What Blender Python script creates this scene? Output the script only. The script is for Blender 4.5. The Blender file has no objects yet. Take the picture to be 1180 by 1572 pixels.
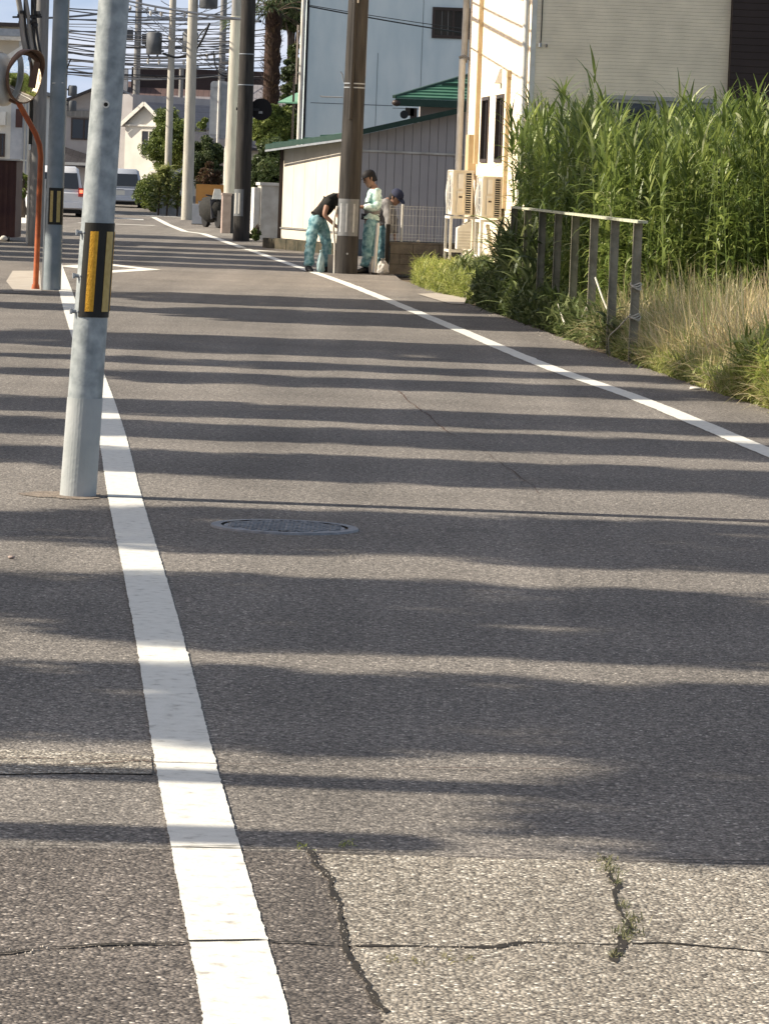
import bpy, math, random
import numpy as np
from math import sin, cos, tan, pi, radians, atan, sqrt
from mathutils import Vector, Matrix
random.seed(7); rng = np.random.default_rng(7)
scn = bpy.context.scene
COL = scn.collection

# ------------------------------------------------------------------ camera
F, EYE = 6000.0, 1.5                      # focal length in photo pixels (telephoto), eye height
RHO, TH = radians(2.12), atan(518 / 6000.0)
fw = Vector((0, cos(TH), -sin(TH))); u0 = Vector((0, sin(TH), cos(TH))); x0 = Vector((1, 0, 0))
RX = x0 * cos(RHO) + u0 * sin(RHO); UY = -x0 * sin(RHO) + u0 * cos(RHO)
cd = bpy.data.cameras.new('camera'); cam = bpy.data.objects.new('camera', cd); COL.objects.link(cam)
cam.matrix_world = Matrix(((RX.x, UY.x, -fw.x, 0), (RX.y, UY.y, -fw.y, 0), (RX.z, UY.z, -fw.z, EYE), (0, 0, 0, 1)))
cd.sensor_fit = 'VERTICAL'; cd.sensor_height = 36; cd.lens = 36 * F / 1572
cd.clip_start = 0.5; cd.clip_end = 5000
scn.camera = cam

# ------------------------------------------------------------------ world and sun
SUN_EL = radians(35)
w = bpy.data.worlds.new('World'); scn.world = w; w.use_nodes = True
nt = w.node_tree; bg = nt.nodes['Background']
sky = nt.nodes.new('ShaderNodeTexSky'); sky.sky_type = 'NISHITA'; sky.sun_disc = False
sky.sun_elevation = SUN_EL; sky.sun_rotation = radians(270)
sky.air_density = 1.0; sky.dust_density = 1.6; sky.ozone_density = 1.2; sky.altitude = 0
# pale haze and thin cloud low all round the horizon
_tc = nt.nodes.new('ShaderNodeTexCoord'); _sx = nt.nodes.new('ShaderNodeSeparateXYZ'); nt.links.new(_tc.outputs['Generated'], _sx.inputs[0])
_mr = nt.nodes.new('ShaderNodeMapRange'); _mr.inputs['From Min'].default_value = .0; _mr.inputs['From Max'].default_value = .80; _mr.inputs['To Min'].default_value = .90; _mr.inputs['To Max'].default_value = .0
nt.links.new(_sx.outputs['Z'], _mr.inputs[0])
_mp = nt.nodes.new('ShaderNodeMapping'); _mp.inputs['Scale'].default_value = (7, 7, 34); nt.links.new(_tc.outputs['Generated'], _mp.inputs[0])
_ns = nt.nodes.new('ShaderNodeTexNoise'); _ns.inputs['Scale'].default_value = 1.6; _ns.inputs['Detail'].default_value = 6; nt.links.new(_mp.outputs[0], _ns.inputs[0])
_cr = nt.nodes.new('ShaderNodeValToRGB'); _cr.color_ramp.elements[0].position = .36; _cr.color_ramp.elements[0].color = (1.35, 2.55, 5.0, 1); _cr.color_ramp.elements[1].position = .62; _cr.color_ramp.elements[1].color = (3.3, 4.4, 6.6, 1)
nt.links.new(_ns.outputs[0], _cr.inputs[0])
_mx = nt.nodes.new('ShaderNodeMix'); _mx.data_type = 'RGBA'; nt.links.new(_mr.outputs[0], _mx.inputs[0]); nt.links.new(sky.outputs[0], _mx.inputs[6]); nt.links.new(_cr.outputs[0], _mx.inputs[7])
_hs = nt.nodes.new('ShaderNodeMix'); _hs.data_type = 'RGBA'; _hs.blend_type = 'MULTIPLY'; _hs.inputs[0].default_value = 1; _hs.inputs[7].default_value = (1.22, 1.0, .80, 1)   # the camera's warm white balance
nt.links.new(_mx.outputs[2], _hs.inputs[6])
nt.links.new(_hs.outputs[2], bg.inputs[0]); bg.inputs[1].default_value = 0.102
sl = bpy.data.lights.new('sun', 'SUN'); so = bpy.data.objects.new('sun', sl); COL.objects.link(so)
sl.energy = 4.4; sl.angle = radians(0.5); sl.color = (1.0, 0.91, 0.77)
so.rotation_euler = Vector((-cos(SUN_EL), 0.0, sin(SUN_EL))).to_track_quat('Z', 'Y').to_euler()
scn.view_settings.view_transform = 'Standard'; scn.view_settings.look = 'None'
scn.view_settings.exposure = 1.0; scn.view_settings.gamma = 1.0
scn.view_settings.use_curve_mapping = False

# ------------------------------------------------------------------ survey helpers: where a ray of the survey camera meets the ground / a distance
def ray(u, v): return fw + RX * ((u - 590) / F) - UY * ((v - 786) / F)
def G(u, v, z=0.0):
    r = ray(u, v); t = (z - EYE) / r.z
    return Vector((r.x * t, r.y * t, z))
def D(u, v, d):
    r = ray(u, v); t = d / r.y
    return Vector((r.x * t, d, EYE + r.z * t))

# ------------------------------------------------------------------ mesh builder
class MB:
    def __init__(s): s.v = []; s.f = []; s.sm = []
    def add(s, vs, fs, smooth=False):
        n = len(s.v); s.v += [tuple(p) for p in vs]; s.f += [tuple(i + n for i in f) for f in fs]; s.sm += [smooth] * len(fs); return s
    def box(s, x0, x1, y0, y1, z0, z1, rz=0, c=None):
        P = [(x, y, z) for z in (z0, z1) for y in (y0, y1) for x in (x0, x1)]
        if rz:
            cx, cy = c or ((x0 + x1) / 2, (y0 + y1) / 2); C, S = cos(rz), sin(rz)
            P = [(cx + (x - cx) * C - (y - cy) * S, cy + (x - cx) * S + (y - cy) * C, z) for x, y, z in P]
        return s.add(P, [(0, 2, 3, 1), (4, 5, 7, 6), (0, 1, 5, 4), (2, 6, 7, 3), (0, 4, 6, 2), (1, 3, 7, 5)])
    def hexa(s, P):  # 8 points: bottom 4 ccw, top 4 ccw
        return s.add(P, [(3, 2, 1, 0), (4, 5, 6, 7), (0, 1, 5, 4), (1, 2, 6, 5), (2, 3, 7, 6), (3, 0, 4, 7)])
    def bar(s, a, b, w, h=None):
        a, b = Vector(a), Vector(b); d = (b - a).normalized(); h = h or w
        up = Vector((0, 0, 1)) if abs(d.z) < .95 else Vector((0, 1, 0))
        x = d.cross(up).normalized() * (w / 2); y = x.cross(d).normalized() * (h / 2)
        return s.hexa([a - x - y, a + x - y, a + x + y, a - x + y, b - x - y, b + x - y, b + x + y, b - x + y])
    def tube(s, path, r, n=8, caps=True, smooth=True):
        path = [Vector(p) for p in path]; m = len(path)
        rs = r if isinstance(r, (list, tuple)) else [r] * m
        vs = []; 
        t0 = (path[1] - path[0]).normalized()
        ref = Vector((0, 0, 1)) if abs(t0.z) < .9 else Vector((1, 0, 0))
        for i, p in enumerate(path):
            t = (path[min(i + 1, m - 1)] - path[max(i - 1, 0)]).normalized()
            a = (ref - t * ref.dot(t)).normalized(); b = t.cross(a); ref = a
            for k in range(n):
                q = 2 * pi * k / n; vs.append(p + (a * cos(q) + b * sin(q)) * rs[i])
        fs = [(i * n + k, i * n + (k + 1) % n, (i + 1) * n + (k + 1) % n, (i + 1) * n + k) for i in range(m - 1) for k in range(n)]
        s.add(vs, fs, smooth)
        if caps: s.add(vs[:n], [tuple(range(n))[::-1]]); s.add(vs[-n:], [tuple(range(n))])
        return s
    def prism(s, poly, z0, z1):
        n = len(poly); vs = [(x, y, z0) for x, y in poly] + [(x, y, z1) for x, y in poly]
        return s.add(vs, [tuple(range(n))[::-1], tuple(range(n, 2 * n))] + [(i, (i + 1) % n, n + (i + 1) % n, n + i) for i in range(n)])
    def loft(s, secs, smooth=True, caps=True):
        n = len(secs[0]); vs = [p for q in secs for p in q]
        s.add(vs, [(i * n + k, i * n + (k + 1) % n, (i + 1) * n + (k + 1) % n, (i + 1) * n + k) for i in range(len(secs) - 1) for k in range(n)], smooth)
        if caps: s.add(secs[0], [tuple(range(n))[::-1]]); s.add(secs[-1], [tuple(range(n))])
        return s
    def ell(s, c, rx, ry, rz, n=14, m=9, jitter=0):
        secs = []
        for i in range(m + 1):
            a = -pi / 2 + pi * i / m; q = max(cos(a), .02)
            secs.append([(c[0] + rx * q * cos(2 * pi * k / n) * (1 + random.uniform(-jitter, jitter)), c[1] + ry * q * sin(2 * pi * k / n) * (1 + random.uniform(-jitter, jitter)), c[2] + rz * sin(a)) for k in range(n)])
        return s.loft(secs)
    def shell(s, base, dr, rf, z0, z1, a0, a1, off, th=.003, n=10):  # curved plate on a round pole; angle 0 faces -y, positive towards +x
        secs = []
        for z in (z0, z1):
            c = Vector(base) + Vector(dr) * z; r = rf(z) + off
            o = [(c.x + r * sin(a0 + (a1 - a0) * k / n), c.y - r * cos(a0 + (a1 - a0) * k / n), c.z) for k in range(n + 1)]
            r -= th
            i = [(c.x + r * sin(a0 + (a1 - a0) * k / n), c.y - r * cos(a0 + (a1 - a0) * k / n), c.z) for k in range(n, -1, -1)]
            secs.append(o + i)
        return s.loft(secs, smooth=False)
    def mesh(s, name, mat=None):
        me = bpy.data.meshes.new(name); me.from_pydata(s.v, [], s.f)
        me.polygons.foreach_set('use_smooth', s.sm)
        if mat: me.materials.append(mat)
        me.update(); return me

def link(name, me, parent=None, loc=None, rz=None):
    o = bpy.data.objects.new(name, me); COL.objects.link(o)
    if parent: o.parent = parent
    if loc is not None: o.location = loc
    if rz: o.rotation_euler.z = rz
    return o
def obj(name, mb, mat, parent=None, loc=None, rz=None): return link(name, mb.mesh(name, mat), parent, loc, rz)
def tag(o, label=None, cat=None, group=None, kind=None):
    for k, q in (('label', label), ('category', cat), ('group', group), ('kind', kind)):
        if q: o[k] = q
    return o
def thing(name, label, cat, loc=(0, 0, 0), rz=0, group=None):
    o = bpy.data.objects.new(name, None); COL.objects.link(o); o.location = loc; o.rotation_euler.z = rz
    o.empty_display_size = .2
    return tag(o, label, cat, group)
def part_stuff(o): o['kind'] = 'stuff'; return o

# ------------------------------------------------------------------ materials
def base_mat(name):
    m = bpy.data.materials.new(name); m.use_nodes = True
    return m, m.node_tree, m.node_tree.nodes['Principled BSDF']
def mat(name, c, rough=.6, c2=None, scale=6, bump=0, bscale=None, metal=0, spec=.3, detail=5, lo=.35, hi=.65, stretch=None, emit=None):
    m, t, b = base_mat(name); N = t.nodes; L = t.links
    b.inputs['Roughness'].default_value = rough; b.inputs['Metallic'].default_value = metal
    b.inputs['Specular IOR Level'].default_value = spec
    b.inputs['Base Color'].default_value = (*c, 1)
    tc = N.new('ShaderNodeTexCoord'); vec = tc.outputs['Object']
    if stretch:
        mp = N.new('ShaderNodeMapping'); mp.inputs['Scale'].default_value = stretch; L.new(vec, mp.inputs[0]); vec = mp.outputs[0]
    if c2:
        n = N.new('ShaderNodeTexNoise'); n.inputs['Scale'].default_value = scale; n.inputs['Detail'].default_value = detail
        L.new(vec, n.inputs[0])
        r = N.new('ShaderNodeValToRGB'); r.color_ramp.elements[0].position = lo; r.color_ramp.elements[1].position = hi
        r.color_ramp.elements[0].color = (*c, 1); r.color_ramp.elements[1].color = (*c2, 1)
        L.new(n.outputs[0], r.inputs[0]); L.new(r.outputs[0], b.inputs['Base Color'])
    if bump:
        n2 = N.new('ShaderNodeTexNoise'); n2.inputs['Scale'].default_value = bscale or scale * 4; n2.inputs['Detail'].default_value = 4
        L.new(vec, n2.inputs[0]); bu = N.new('ShaderNodeBump'); bu.inputs['Strength'].default_value = bump; bu.inputs['Distance'].default_value = .02
        L.new(n2.outputs[0], bu.inputs['Height']); L.new(bu.outputs[0], b.inputs['Normal'])
    if emit:
        b.inputs['Emission Color'].default_value = (*emit[:3], 1); b.inputs['Emission Strength'].default_value = emit[3]
    return m
def lines_mat(name, c, c2, period, axis='Z', width=.12, depth=.5, noise=None, rough=.6):
    """siding, boards or roof courses: a repeating groove with relief"""
    m, t, b = base_mat(name); N = t.nodes; L = t.links; b.inputs['Roughness'].default_value = rough; b.inputs['Specular IOR Level'].default_value = .25
    tc = N.new('ShaderNodeTexCoord'); sx = N.new('ShaderNodeSeparateXYZ'); L.new(tc.outputs['Object'], sx.inputs[0])
    ns = N.new('ShaderNodeTexNoise'); ns.inputs['Scale'].default_value = 3; ns.inputs['Detail'].default_value = 6; L.new(tc.outputs['Object'], ns.inputs[0])
    wob = N.new('ShaderNodeMath'); wob.operation = 'MULTIPLY_ADD'; wob.inputs[1].default_value = noise or 0; L.new(ns.outputs[0], wob.inputs[0]); L.new(sx.outputs[axis], wob.inputs[2])
    d = N.new('ShaderNodeMath'); d.operation = 'DIVIDE'; d.inputs[1].default_value = period; L.new(wob.outputs[0], d.inputs[0])
    fr = N.new('ShaderNodeMath'); fr.operation = 'FRACT'; L.new(d.outputs[0], fr.inputs[0])
    r = N.new('ShaderNodeValToRGB'); e = r.color_ramp.elements; e[0].position = 0; e[0].color = (0, 0, 0, 1); e[1].position = width; e[1].color = (1, 1, 1, 1)
    L.new(fr.outputs[0], r.inputs[0])
    mx = N.new('ShaderNodeMix'); mx.data_type = 'RGBA'; mx.inputs[6].default_value = (*c2, 1); mx.inputs[7].default_value = (*c, 1)
    L.new(r.outputs[0], mx.inputs[0])
    hv = N.new('ShaderNodeMix'); hv.data_type = 'RGBA'; hv.blend_type = 'MULTIPLY'; hv.inputs[0].default_value = 1
    rr = N.new('ShaderNodeValToRGB'); rr.color_ramp.elements[0].color = (.86, .86, .86, 1); rr.color_ramp.elements[1].color = (1.08, 1.08, 1.08, 1); rr.color_ramp.elements[0].position = .3; rr.color_ramp.elements[1].position = .7
    L.new(ns.outputs[0], rr.inputs[0]); L.new(mx.outputs[2], hv.inputs[6]); L.new(rr.outputs[0], hv.inputs[7]); L.new(hv.outputs[2], b.inputs['Base Color'])
    bu = N.new('ShaderNodeBump'); bu.inputs['Strength'].default_value = depth; bu.inputs['Distance'].default_value = .01
    L.new(r.outputs[0], bu.inputs['Height']); L.new(bu.outputs[0], b.inputs['Normal'])
    return m

def asphalt_mat(name, dark, mid, light, fleck, fl_amt, cell=95, patchy=.22, bump=.6):
    m, t, b = base_mat(name); N = t.nodes; L = t.links
    b.inputs['Roughness'].default_value = .88; b.inputs['Specular IOR Level'].default_value = .25
    tc = N.new('ShaderNodeTexCoord'); O = tc.outputs['Object']
    v = N.new('ShaderNodeTexVoronoi'); v.inputs['Scale'].default_value = cell; L.new(O, v.inputs['Vector'])
    sep = N.new('ShaderNodeSeparateColor'); L.new(v.outputs['Color'], sep.inputs[0])
    cr = N.new('ShaderNodeValToRGB'); e = cr.color_ramp.elements
    e[0].position = 0; e[0].color = (*dark, 1); e[1].position = 1; e[1].color = (*fleck, 1)
    q = e.new(.42); q.color = (*mid, 1); q = e.new(1 - fl_amt); q.color = (*light, 1)
    L.new(sep.outputs[0], cr.inputs[0])
    # dark binder between the stones
    dm = N.new('ShaderNodeMapRange'); dm.inputs['From Min'].default_value = .25; dm.inputs['From Max'].default_value = .75; dm.inputs['To Min'].default_value = 1.0; dm.inputs['To Max'].default_value = .45
    L.new(v.outputs['Distance'], dm.inputs[0])
    n1 = N.new('ShaderNodeTexNoise'); n1.inputs['Scale'].default_value = .9; n1.inputs['Detail'].default_value = 8; L.new(O, n1.inputs[0])
    r1 = N.new('ShaderNodeMapRange'); r1.inputs['From Min'].default_value = .3; r1.inputs['From Max'].default_value = .7; r1.inputs['To Min'].default_value = 1 - patchy; r1.inputs['To Max'].default_value = 1 + patchy
    L.new(n1.outputs[0], r1.inputs[0])
    n2 = N.new('ShaderNodeTexNoise'); n2.inputs['Scale'].default_value = 38; n2.inputs['Detail'].default_value = 3; L.new(O, n2.inputs[0])
    r2 = N.new('ShaderNodeMapRange'); r2.inputs['From Min'].default_value = .3; r2.inputs['From Max'].default_value = .7; r2.inputs['To Min'].default_value = .62; r2.inputs['To Max'].default_value = 1.4
    L.new(n2.outputs[0], r2.inputs[0])
    mpt = N.new('ShaderNodeMapping'); mpt.inputs['Scale'].default_value = (1.5, .045, 1); mpt.inputs['Rotation'].default_value = (0, 0, -.094); L.new(O, mpt.inputs[0])
    n3 = N.new('ShaderNodeTexNoise'); n3.inputs['Scale'].default_value = 1.3; n3.inputs['Detail'].default_value = 5; L.new(mpt.outputs[0], n3.inputs[0])
    r3 = N.new('ShaderNodeMapRange'); r3.inputs['From Min'].default_value = .35; r3.inputs['From Max'].default_value = .65; r3.inputs['To Min'].default_value = .84; r3.inputs['To Max'].default_value = 1.13; L.new(n3.outputs[0], r3.inputs[0])
    vs_ = N.new('ShaderNodeTexVoronoi'); vs_.inputs['Scale'].default_value = .9; vs_.inputs['Randomness'].default_value = 1; L.new(O, vs_.inputs['Vector'])
    r4 = N.new('ShaderNodeMapRange'); r4.inputs['From Min'].default_value = .03; r4.inputs['From Max'].default_value = .16; r4.inputs['To Min'].default_value = .80; r4.inputs['To Max'].default_value = 1.0; L.new(vs_.outputs['Distance'], r4.inputs[0])
    m34 = N.new('ShaderNodeMath'); m34.operation = 'MULTIPLY'; L.new(r3.outputs[0], m34.inputs[0]); L.new(r4.outputs[0], m34.inputs[1])
    m35 = N.new('ShaderNodeMath'); m35.operation = 'MULTIPLY'; L.new(m34.outputs[0], m35.inputs[0]); L.new(r1.outputs[0], m35.inputs[1])
    mu = N.new('ShaderNodeMath'); mu.operation = 'MULTIPLY'; L.new(dm.outputs[0], mu.inputs[0]); L.new(m35.outputs[0], mu.inputs[1])
    mu2 = N.new('ShaderNodeMath'); mu2.operation = 'MULTIPLY'; L.new(mu.outputs[0], mu2.inputs[0]); L.new(r2.outputs[0], mu2.inputs[1])
    mx = N.new('ShaderNodeMix'); mx.data_type = 'RGBA'; mx.blend_type = 'MULTIPLY'; mx.inputs[0].default_value = 1
    L.new(cr.outputs[0], mx.inputs[6]); L.new(mu2.outputs[0], mx.inputs[7]); L.new(mx.outputs[2], b.inputs['Base Color'])
    bu = N.new('ShaderNodeBump'); bu.inputs['Strength'].default_value = bump; bu.inputs['Distance'].default_value = .004; bu.invert = True
    L.new(v.outputs['Distance'], bu.inputs['Height']); L.new(bu.outputs[0], b.inputs['Normal'])
    return m

def leaf_mat(name, cols, trans=.35, rough=.55):
    """colour differs from blade to blade (random number stored in the UV) ; light passes through thin leaves"""
    m, t, b = base_mat(name); N = t.nodes; L = t.links
    uv = N.new('ShaderNodeUVMap'); sx = N.new('ShaderNodeSeparateXYZ'); L.new(uv.outputs[0], sx.inputs[0])
    r = N.new('ShaderNodeValToRGB'); e = r.color_ramp.elements
    e[0].color = (*cols[0], 1); e[1].color = (*cols[-1], 1)
    for i, c in enumerate(cols[1:-1]): q = e.new((i + 1) / (len(cols) - 1)); q.color = (*c, 1)
    L.new(sx.outputs[0], r.inputs[0]); L.new(r.outputs[0], b.inputs['Base Color'])
    b.inputs['Roughness'].default_value = rough; b.inputs['Specular IOR Level'].default_value = .35
    tr = N.new('ShaderNodeBsdfTranslucent'); L.new(r.outputs[0], tr.inputs[0])
    ms = N.new('ShaderNodeMixShader'); ms.inputs[0].default_value = trans
    L.new(b.outputs[0], ms.inputs[1]); L.new(tr.outputs[0], ms.inputs[2]); L.new(ms.outputs[0], N['Material Output'].inputs[0])
    return m

M = dict(
    road=asphalt_mat('asphalt_old', (.132, .120, .107), (.222, .200, .175), (.305, .274, .238), (.60, .55, .48), .05, 125, .16),
    roadc=asphalt_mat('asphalt_coarse', (.058, .050, .045), (.134, .117, .101), (.198, .172, .150), (.52, .47, .41), .06, 120, .22, .9),
    roadp=asphalt_mat('asphalt_bleached', (.14, .122, .10), (.30, .266, .217), (.405, .364, .30), (.76, .72, .62), .13, 120, .16, .9),
    soil=mat('soil', (.06, .045, .03), .95, (.12, .095, .06), 5, .6, 30),
    conc=mat('concrete_light', (.34, .30, .25), .9, (.42, .38, .32), 3, .2, 40),
    crack=mat('crack_dirt', (.012, .010, .008), .95, (.03, .025, .018), 20),
    seam=mat('seam_rust_and_shadow', (.05, .025, .018), .95, (.09, .05, .035), 12),
    iron=mat('cast_iron', (.17, .175, .185), .6, (.27, .275, .285), 14, .5, 60, metal=.1),
    galv=mat('galvanised_steel', (.20, .225, .23), .5, (.40, .43, .43), 16, .1, 60, metal=.2, lo=.3, hi=.72, detail=10),
    galv2=mat('galvanised_weathered', (.17, .20, .215), .6, (.25, .28, .295), 5, .08, 60, metal=.15),
    sheath=mat('pale_pole_sheath', (.30, .32, .315), .7, (.37, .385, .38), 6, .1, 50),
    black=mat('black_plastic', (.012, .011, .009), .5, (.02, .018, .012), 10),
    yellow=mat('amber_reflector', (.55, .27, .015), .45, (.70, .37, .03), 60, .3, 150),
    yellow2=mat('faded_reflector', (.42, .30, .10), .5, (.5, .37, .14), 40),
    cpole=mat('pole_concrete_dark', (.022, .020, .018), .85, (.050, .045, .040), 3, .25, 40, stretch=(6, 6, .6)),
    cpole2=mat('pole_concrete_light', (.36, .34, .29), .85, (.47, .44, .37), 3, .25, 40, stretch=(5, 5, .7)),
    cgrey=mat('pole_concrete_grey', (.17, .17, .16), .85, (.25, .24, .23), 3, .2, 40, stretch=(5, 5, .7)),
    orange=mat('orange_paint_rusty', (.40, .10, .025), .55, (.27, .06, .02), 9),
    brown=mat('mirror_hood_brown', (.13, .07, .045), .6, (.17, .095, .06), 8),
    sticker=mat('grey_sticker', (.13, .137, .14), .6, (.17, .175, .18), 12),
    stripe=mat('pale_reflector_strip', (.30, .31, .31), .5, (.38, .39, .39), 20),
    cream=lines_mat('cream_siding', (.94, .79, .59), (.82, .69, .52), .045, 'Z', .2, .35, .03),
    white=mat('white_plastic', (.70, .68, .62), .45, (.62, .59, .52), 8),
    whited=mat('white_paint_dirty', (.62, .60, .54), .6, (.46, .43, .37), 5),
    acm=mat('ac_ivory', (.68, .62, .50), .5, (.60, .54, .43), 6),
    beigep=mat('beige_pipe_cover', (.52, .41, .25), .55, (.46, .35, .2), 6),
    brownw=lines_mat('dark_brown_siding', (.045, .030, .027), (.03, .02, .018), .09, 'Z', .14, .4, .02),
    glass=mat('dark_glass', (.02, .022, .024), .08, spec=.6),
    frameg=mat('window_frame_grey', (.42, .40, .36), .45),
    framed=mat('window_frame_dark', (.05, .035, .028), .4),
    panelc=mat('panel_cream', (.66, .60, .50), .5, (.60, .54, .44), 2),
    panelg=mat('panel_grey_pink', (.44, .41, .39), .5, (.40, .37, .36), 2.5),
    green=mat('green_roof_metal', (.045, .13, .085), .45, (.07, .17, .11), 5),
    greend=mat('green_fascia', (.018, .045, .033), .5, (.03, .06, .045), 5),
    blue=mat('pale_blue_render', (.68, .76, .76), .85, (.56, .66, .68), 1.6, .15, 40, stretch=(1.4, 1.4, .5), detail=8),
    joint=mat('joint_dark', (.12, .14, .15), .8),
    block=mat('concrete_block', (.12, .105, .085), .9, (.19, .165, .13), 6, .4, 40),
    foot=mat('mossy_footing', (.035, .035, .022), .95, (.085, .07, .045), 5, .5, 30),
    rail=mat('railing_olive', (.19, .17, .12), .6, (.30, .27, .20), 9, .3, 60),
    railt=mat('railing_top_lichen', (.50, .52, .38), .8, (.36, .35, .25), 18, .5, 60),
    rope=mat('old_rope', (.50, .47, .40), .9),
    wire=mat('cable_black', (.018, .019, .022), .5),
    metal=mat('grey_metal', (.33, .35, .37), .45, (.26, .28, .3), 6, metal=.3),
    maroon=mat('maroon_panel', (.055, .022, .022), .6, (.085, .04, .03), 2.5),
    bark=mat('bark', (.07, .05, .035), .9, (.12, .09, .065), 8, .8, 30),
    palmb=mat('palm_bark', (.028, .016, .012), .95, (.06, .035, .025), 14, 1, 40),
    skin=mat('skin', (.30, .17, .115), .6), skin2=mat('skin_tanned', (.26, .155, .11), .6),
    tblack=mat('black_cotton', (.012, .012, .011), .9, (.022, .021, .018), 12, .4, 25),
    teal=mat('teal_workwear', (.08, .20, .235), .85, (.30, .48, .50), 15, .8, 12, lo=.38, hi=.64, detail=7),
    mint=mat('mint_shirt', (.20, .36, .34), .85, (.62, .76, .70), 17, .8, 14, lo=.36, hi=.56, detail=7),
    vest=mat('grey_vest', (.13, .125, .125), .85, (.26, .25, .24), 8, .6, 14),
    char=mat('charcoal_cloth', (.03, .03, .035), .85, (.06, .06, .07), 9),
    navy=mat('navy_cap', (.02, .024, .05), .8), capb=mat('dark_cap', (.008, .007, .008), .7),
    shoe=mat('dark_shoe', (.02, .02, .022), .6), bag=mat('pale_plastic_bag', (.55, .52, .47), .4, (.38, .36, .33), 9, 1, 14),
    bagt=mat('teal_plastic_bag', (.34, .46, .47), .4, (.22, .33, .35), 9, 1, 14),
    carw=mat('car_white', (.66, .66, .66), .25, spec=.6), cars=mat('car_silver', (.42, .45, .50), .3, metal=.2, spec=.6),
    tyre=mat('tyre', (.012, .012, .012), .8), tail=mat('tail_lamp_lit', (.6, .05, .03), .3, emit=(1, .16, .08, 1.6)),
    taill=mat('tail_lens', (.45, .06, .05), .3), plate=mat('number_plate', (.6, .6, .55), .4),
    wallw=mat('house_wall_white', (.70, .67, .60), .8, (.60, .57, .50), 1.5), wallg=mat('house_wall_grey', (.40, .38, .37), .8, (.34, .32, .31), 1.5),
    wallb=mat('house_wall_beige', (.52, .48, .40), .8, (.46, .42, .35), 1.5),
    roofb=lines_mat('roof_tile_brown', (.11, .075, .07), (.05, .04, .04), .26, 'X', .2, .8, .02),
    roofg=lines_mat('roof_tile_grey', (.20, .185, .19), (.12, .11, .115), .26, 'X', .2, .8, .02),
    roofd=lines_mat('roof_tile_dark', (.05, .047, .05), (.025, .023, .025), .26, 'X', .2, .8, .02),
    sign_o=mat('orange_board', (.50, .25, .07), .7, (.43, .2, .05), 3), stone=mat('pinkish_gatepost', (.36, .28, .24), .85, (.26, .2, .17), 5, .3, 25),
    tank=mat('pale_block_paint', (.46, .47, .48), .7, (.38, .39, .41), 5),
    mirror=mat('mirror_glass', (.9, .9, .9), .03, metal=1),
    earth=mat('dusty_earth', (.15, .12, .095), .95, (.26, .215, .17), 22, .6, 60), paint=None, trans=mat('transformer_grey', (.07, .075, .08), .6, (.12, .125, .13), 4),
)

# road paint: worn white with its own hairline wear
def paint_mat():
    m, t, b = base_mat('road_paint_white'); N = t.nodes; L = t.links; b.inputs['Roughness'].default_value = .75
    tc = N.new('ShaderNodeTexCoord'); n = N.new('ShaderNodeTexNoise'); n.inputs['Scale'].default_value = 24; n.inputs['Detail'].default_value = 8; L.new(tc.outputs['Object'], n.inputs[0])
    r = N.new('ShaderNodeValToRGB'); e = r.color_ramp.elements; e[0].position = .25; e[0].color = (.34, .32, .28, 1); e[1].position = .40; e[1].color = (.60, .585, .52, 1)
    q = e.new(.52); q.color = (.64, .625, .56, 1); q = e.new(.8); q.color = (.69, .675, .61, 1)
    L.new(n.outputs[0], r.inputs[0]); L.new(r.outputs[0], b.inputs['Base Color'])
    v = N.new('ShaderNodeTexVoronoi'); v.inputs['Scale'].default_value = 90; L.new(tc.outputs['Object'], v.inputs[0])
    bu = N.new('ShaderNodeBump'); bu.inputs['Strength'].default_value = .25; bu.inputs['Distance'].default_value = .003; L.new(v.outputs[0], bu.inputs['Height']); L.new(bu.outputs[0], b.inputs['Normal'])
    return m
M['paint'] = paint_mat()
GREEN = leaf_mat('reed_leaf', [(.055, .085, .022), (.12, .17, .038), (.19, .245, .06), (.32, .37, .10), (.55, .57, .33)], .40, .42)
GRASSG = leaf_mat('weed_leaf', [(.045, .065, .022), (.075, .105, .03), (.13, .17, .05), (.28, .31, .13)], .3)
GRASSL = leaf_mat('bright_grass_leaf', [(.09, .12, .03), (.21, .25, .055), (.34, .38, .09), (.50, .50, .20)], .4)
DRY = leaf_mat('dry_grass_blade', [(.20, .28, .07), (.60, .45, .23), (.74, .62, .34), (.82, .72, .46), (.56, .40, .22)], .42)
TREEL = leaf_mat('tree_leaf', [(.022, .038, .014), (.04, .06, .02), (.07, .095, .03), (.13, .15, .05)], .25)
TREEB = leaf_mat('bush_leaf', [(.045, .07, .02), (.09, .125, .03), (.15, .19, .04), (.25, .28, .08)], .3)
YELL = leaf_mat('yellow_green_leaf', [(.14, .18, .05), (.24, .27, .09), (.36, .36, .15)], .35)
PALM = leaf_mat('palm_frond', [(.035, .06, .025), (.07, .10, .04), (.14, .17, .08)], .25)

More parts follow.
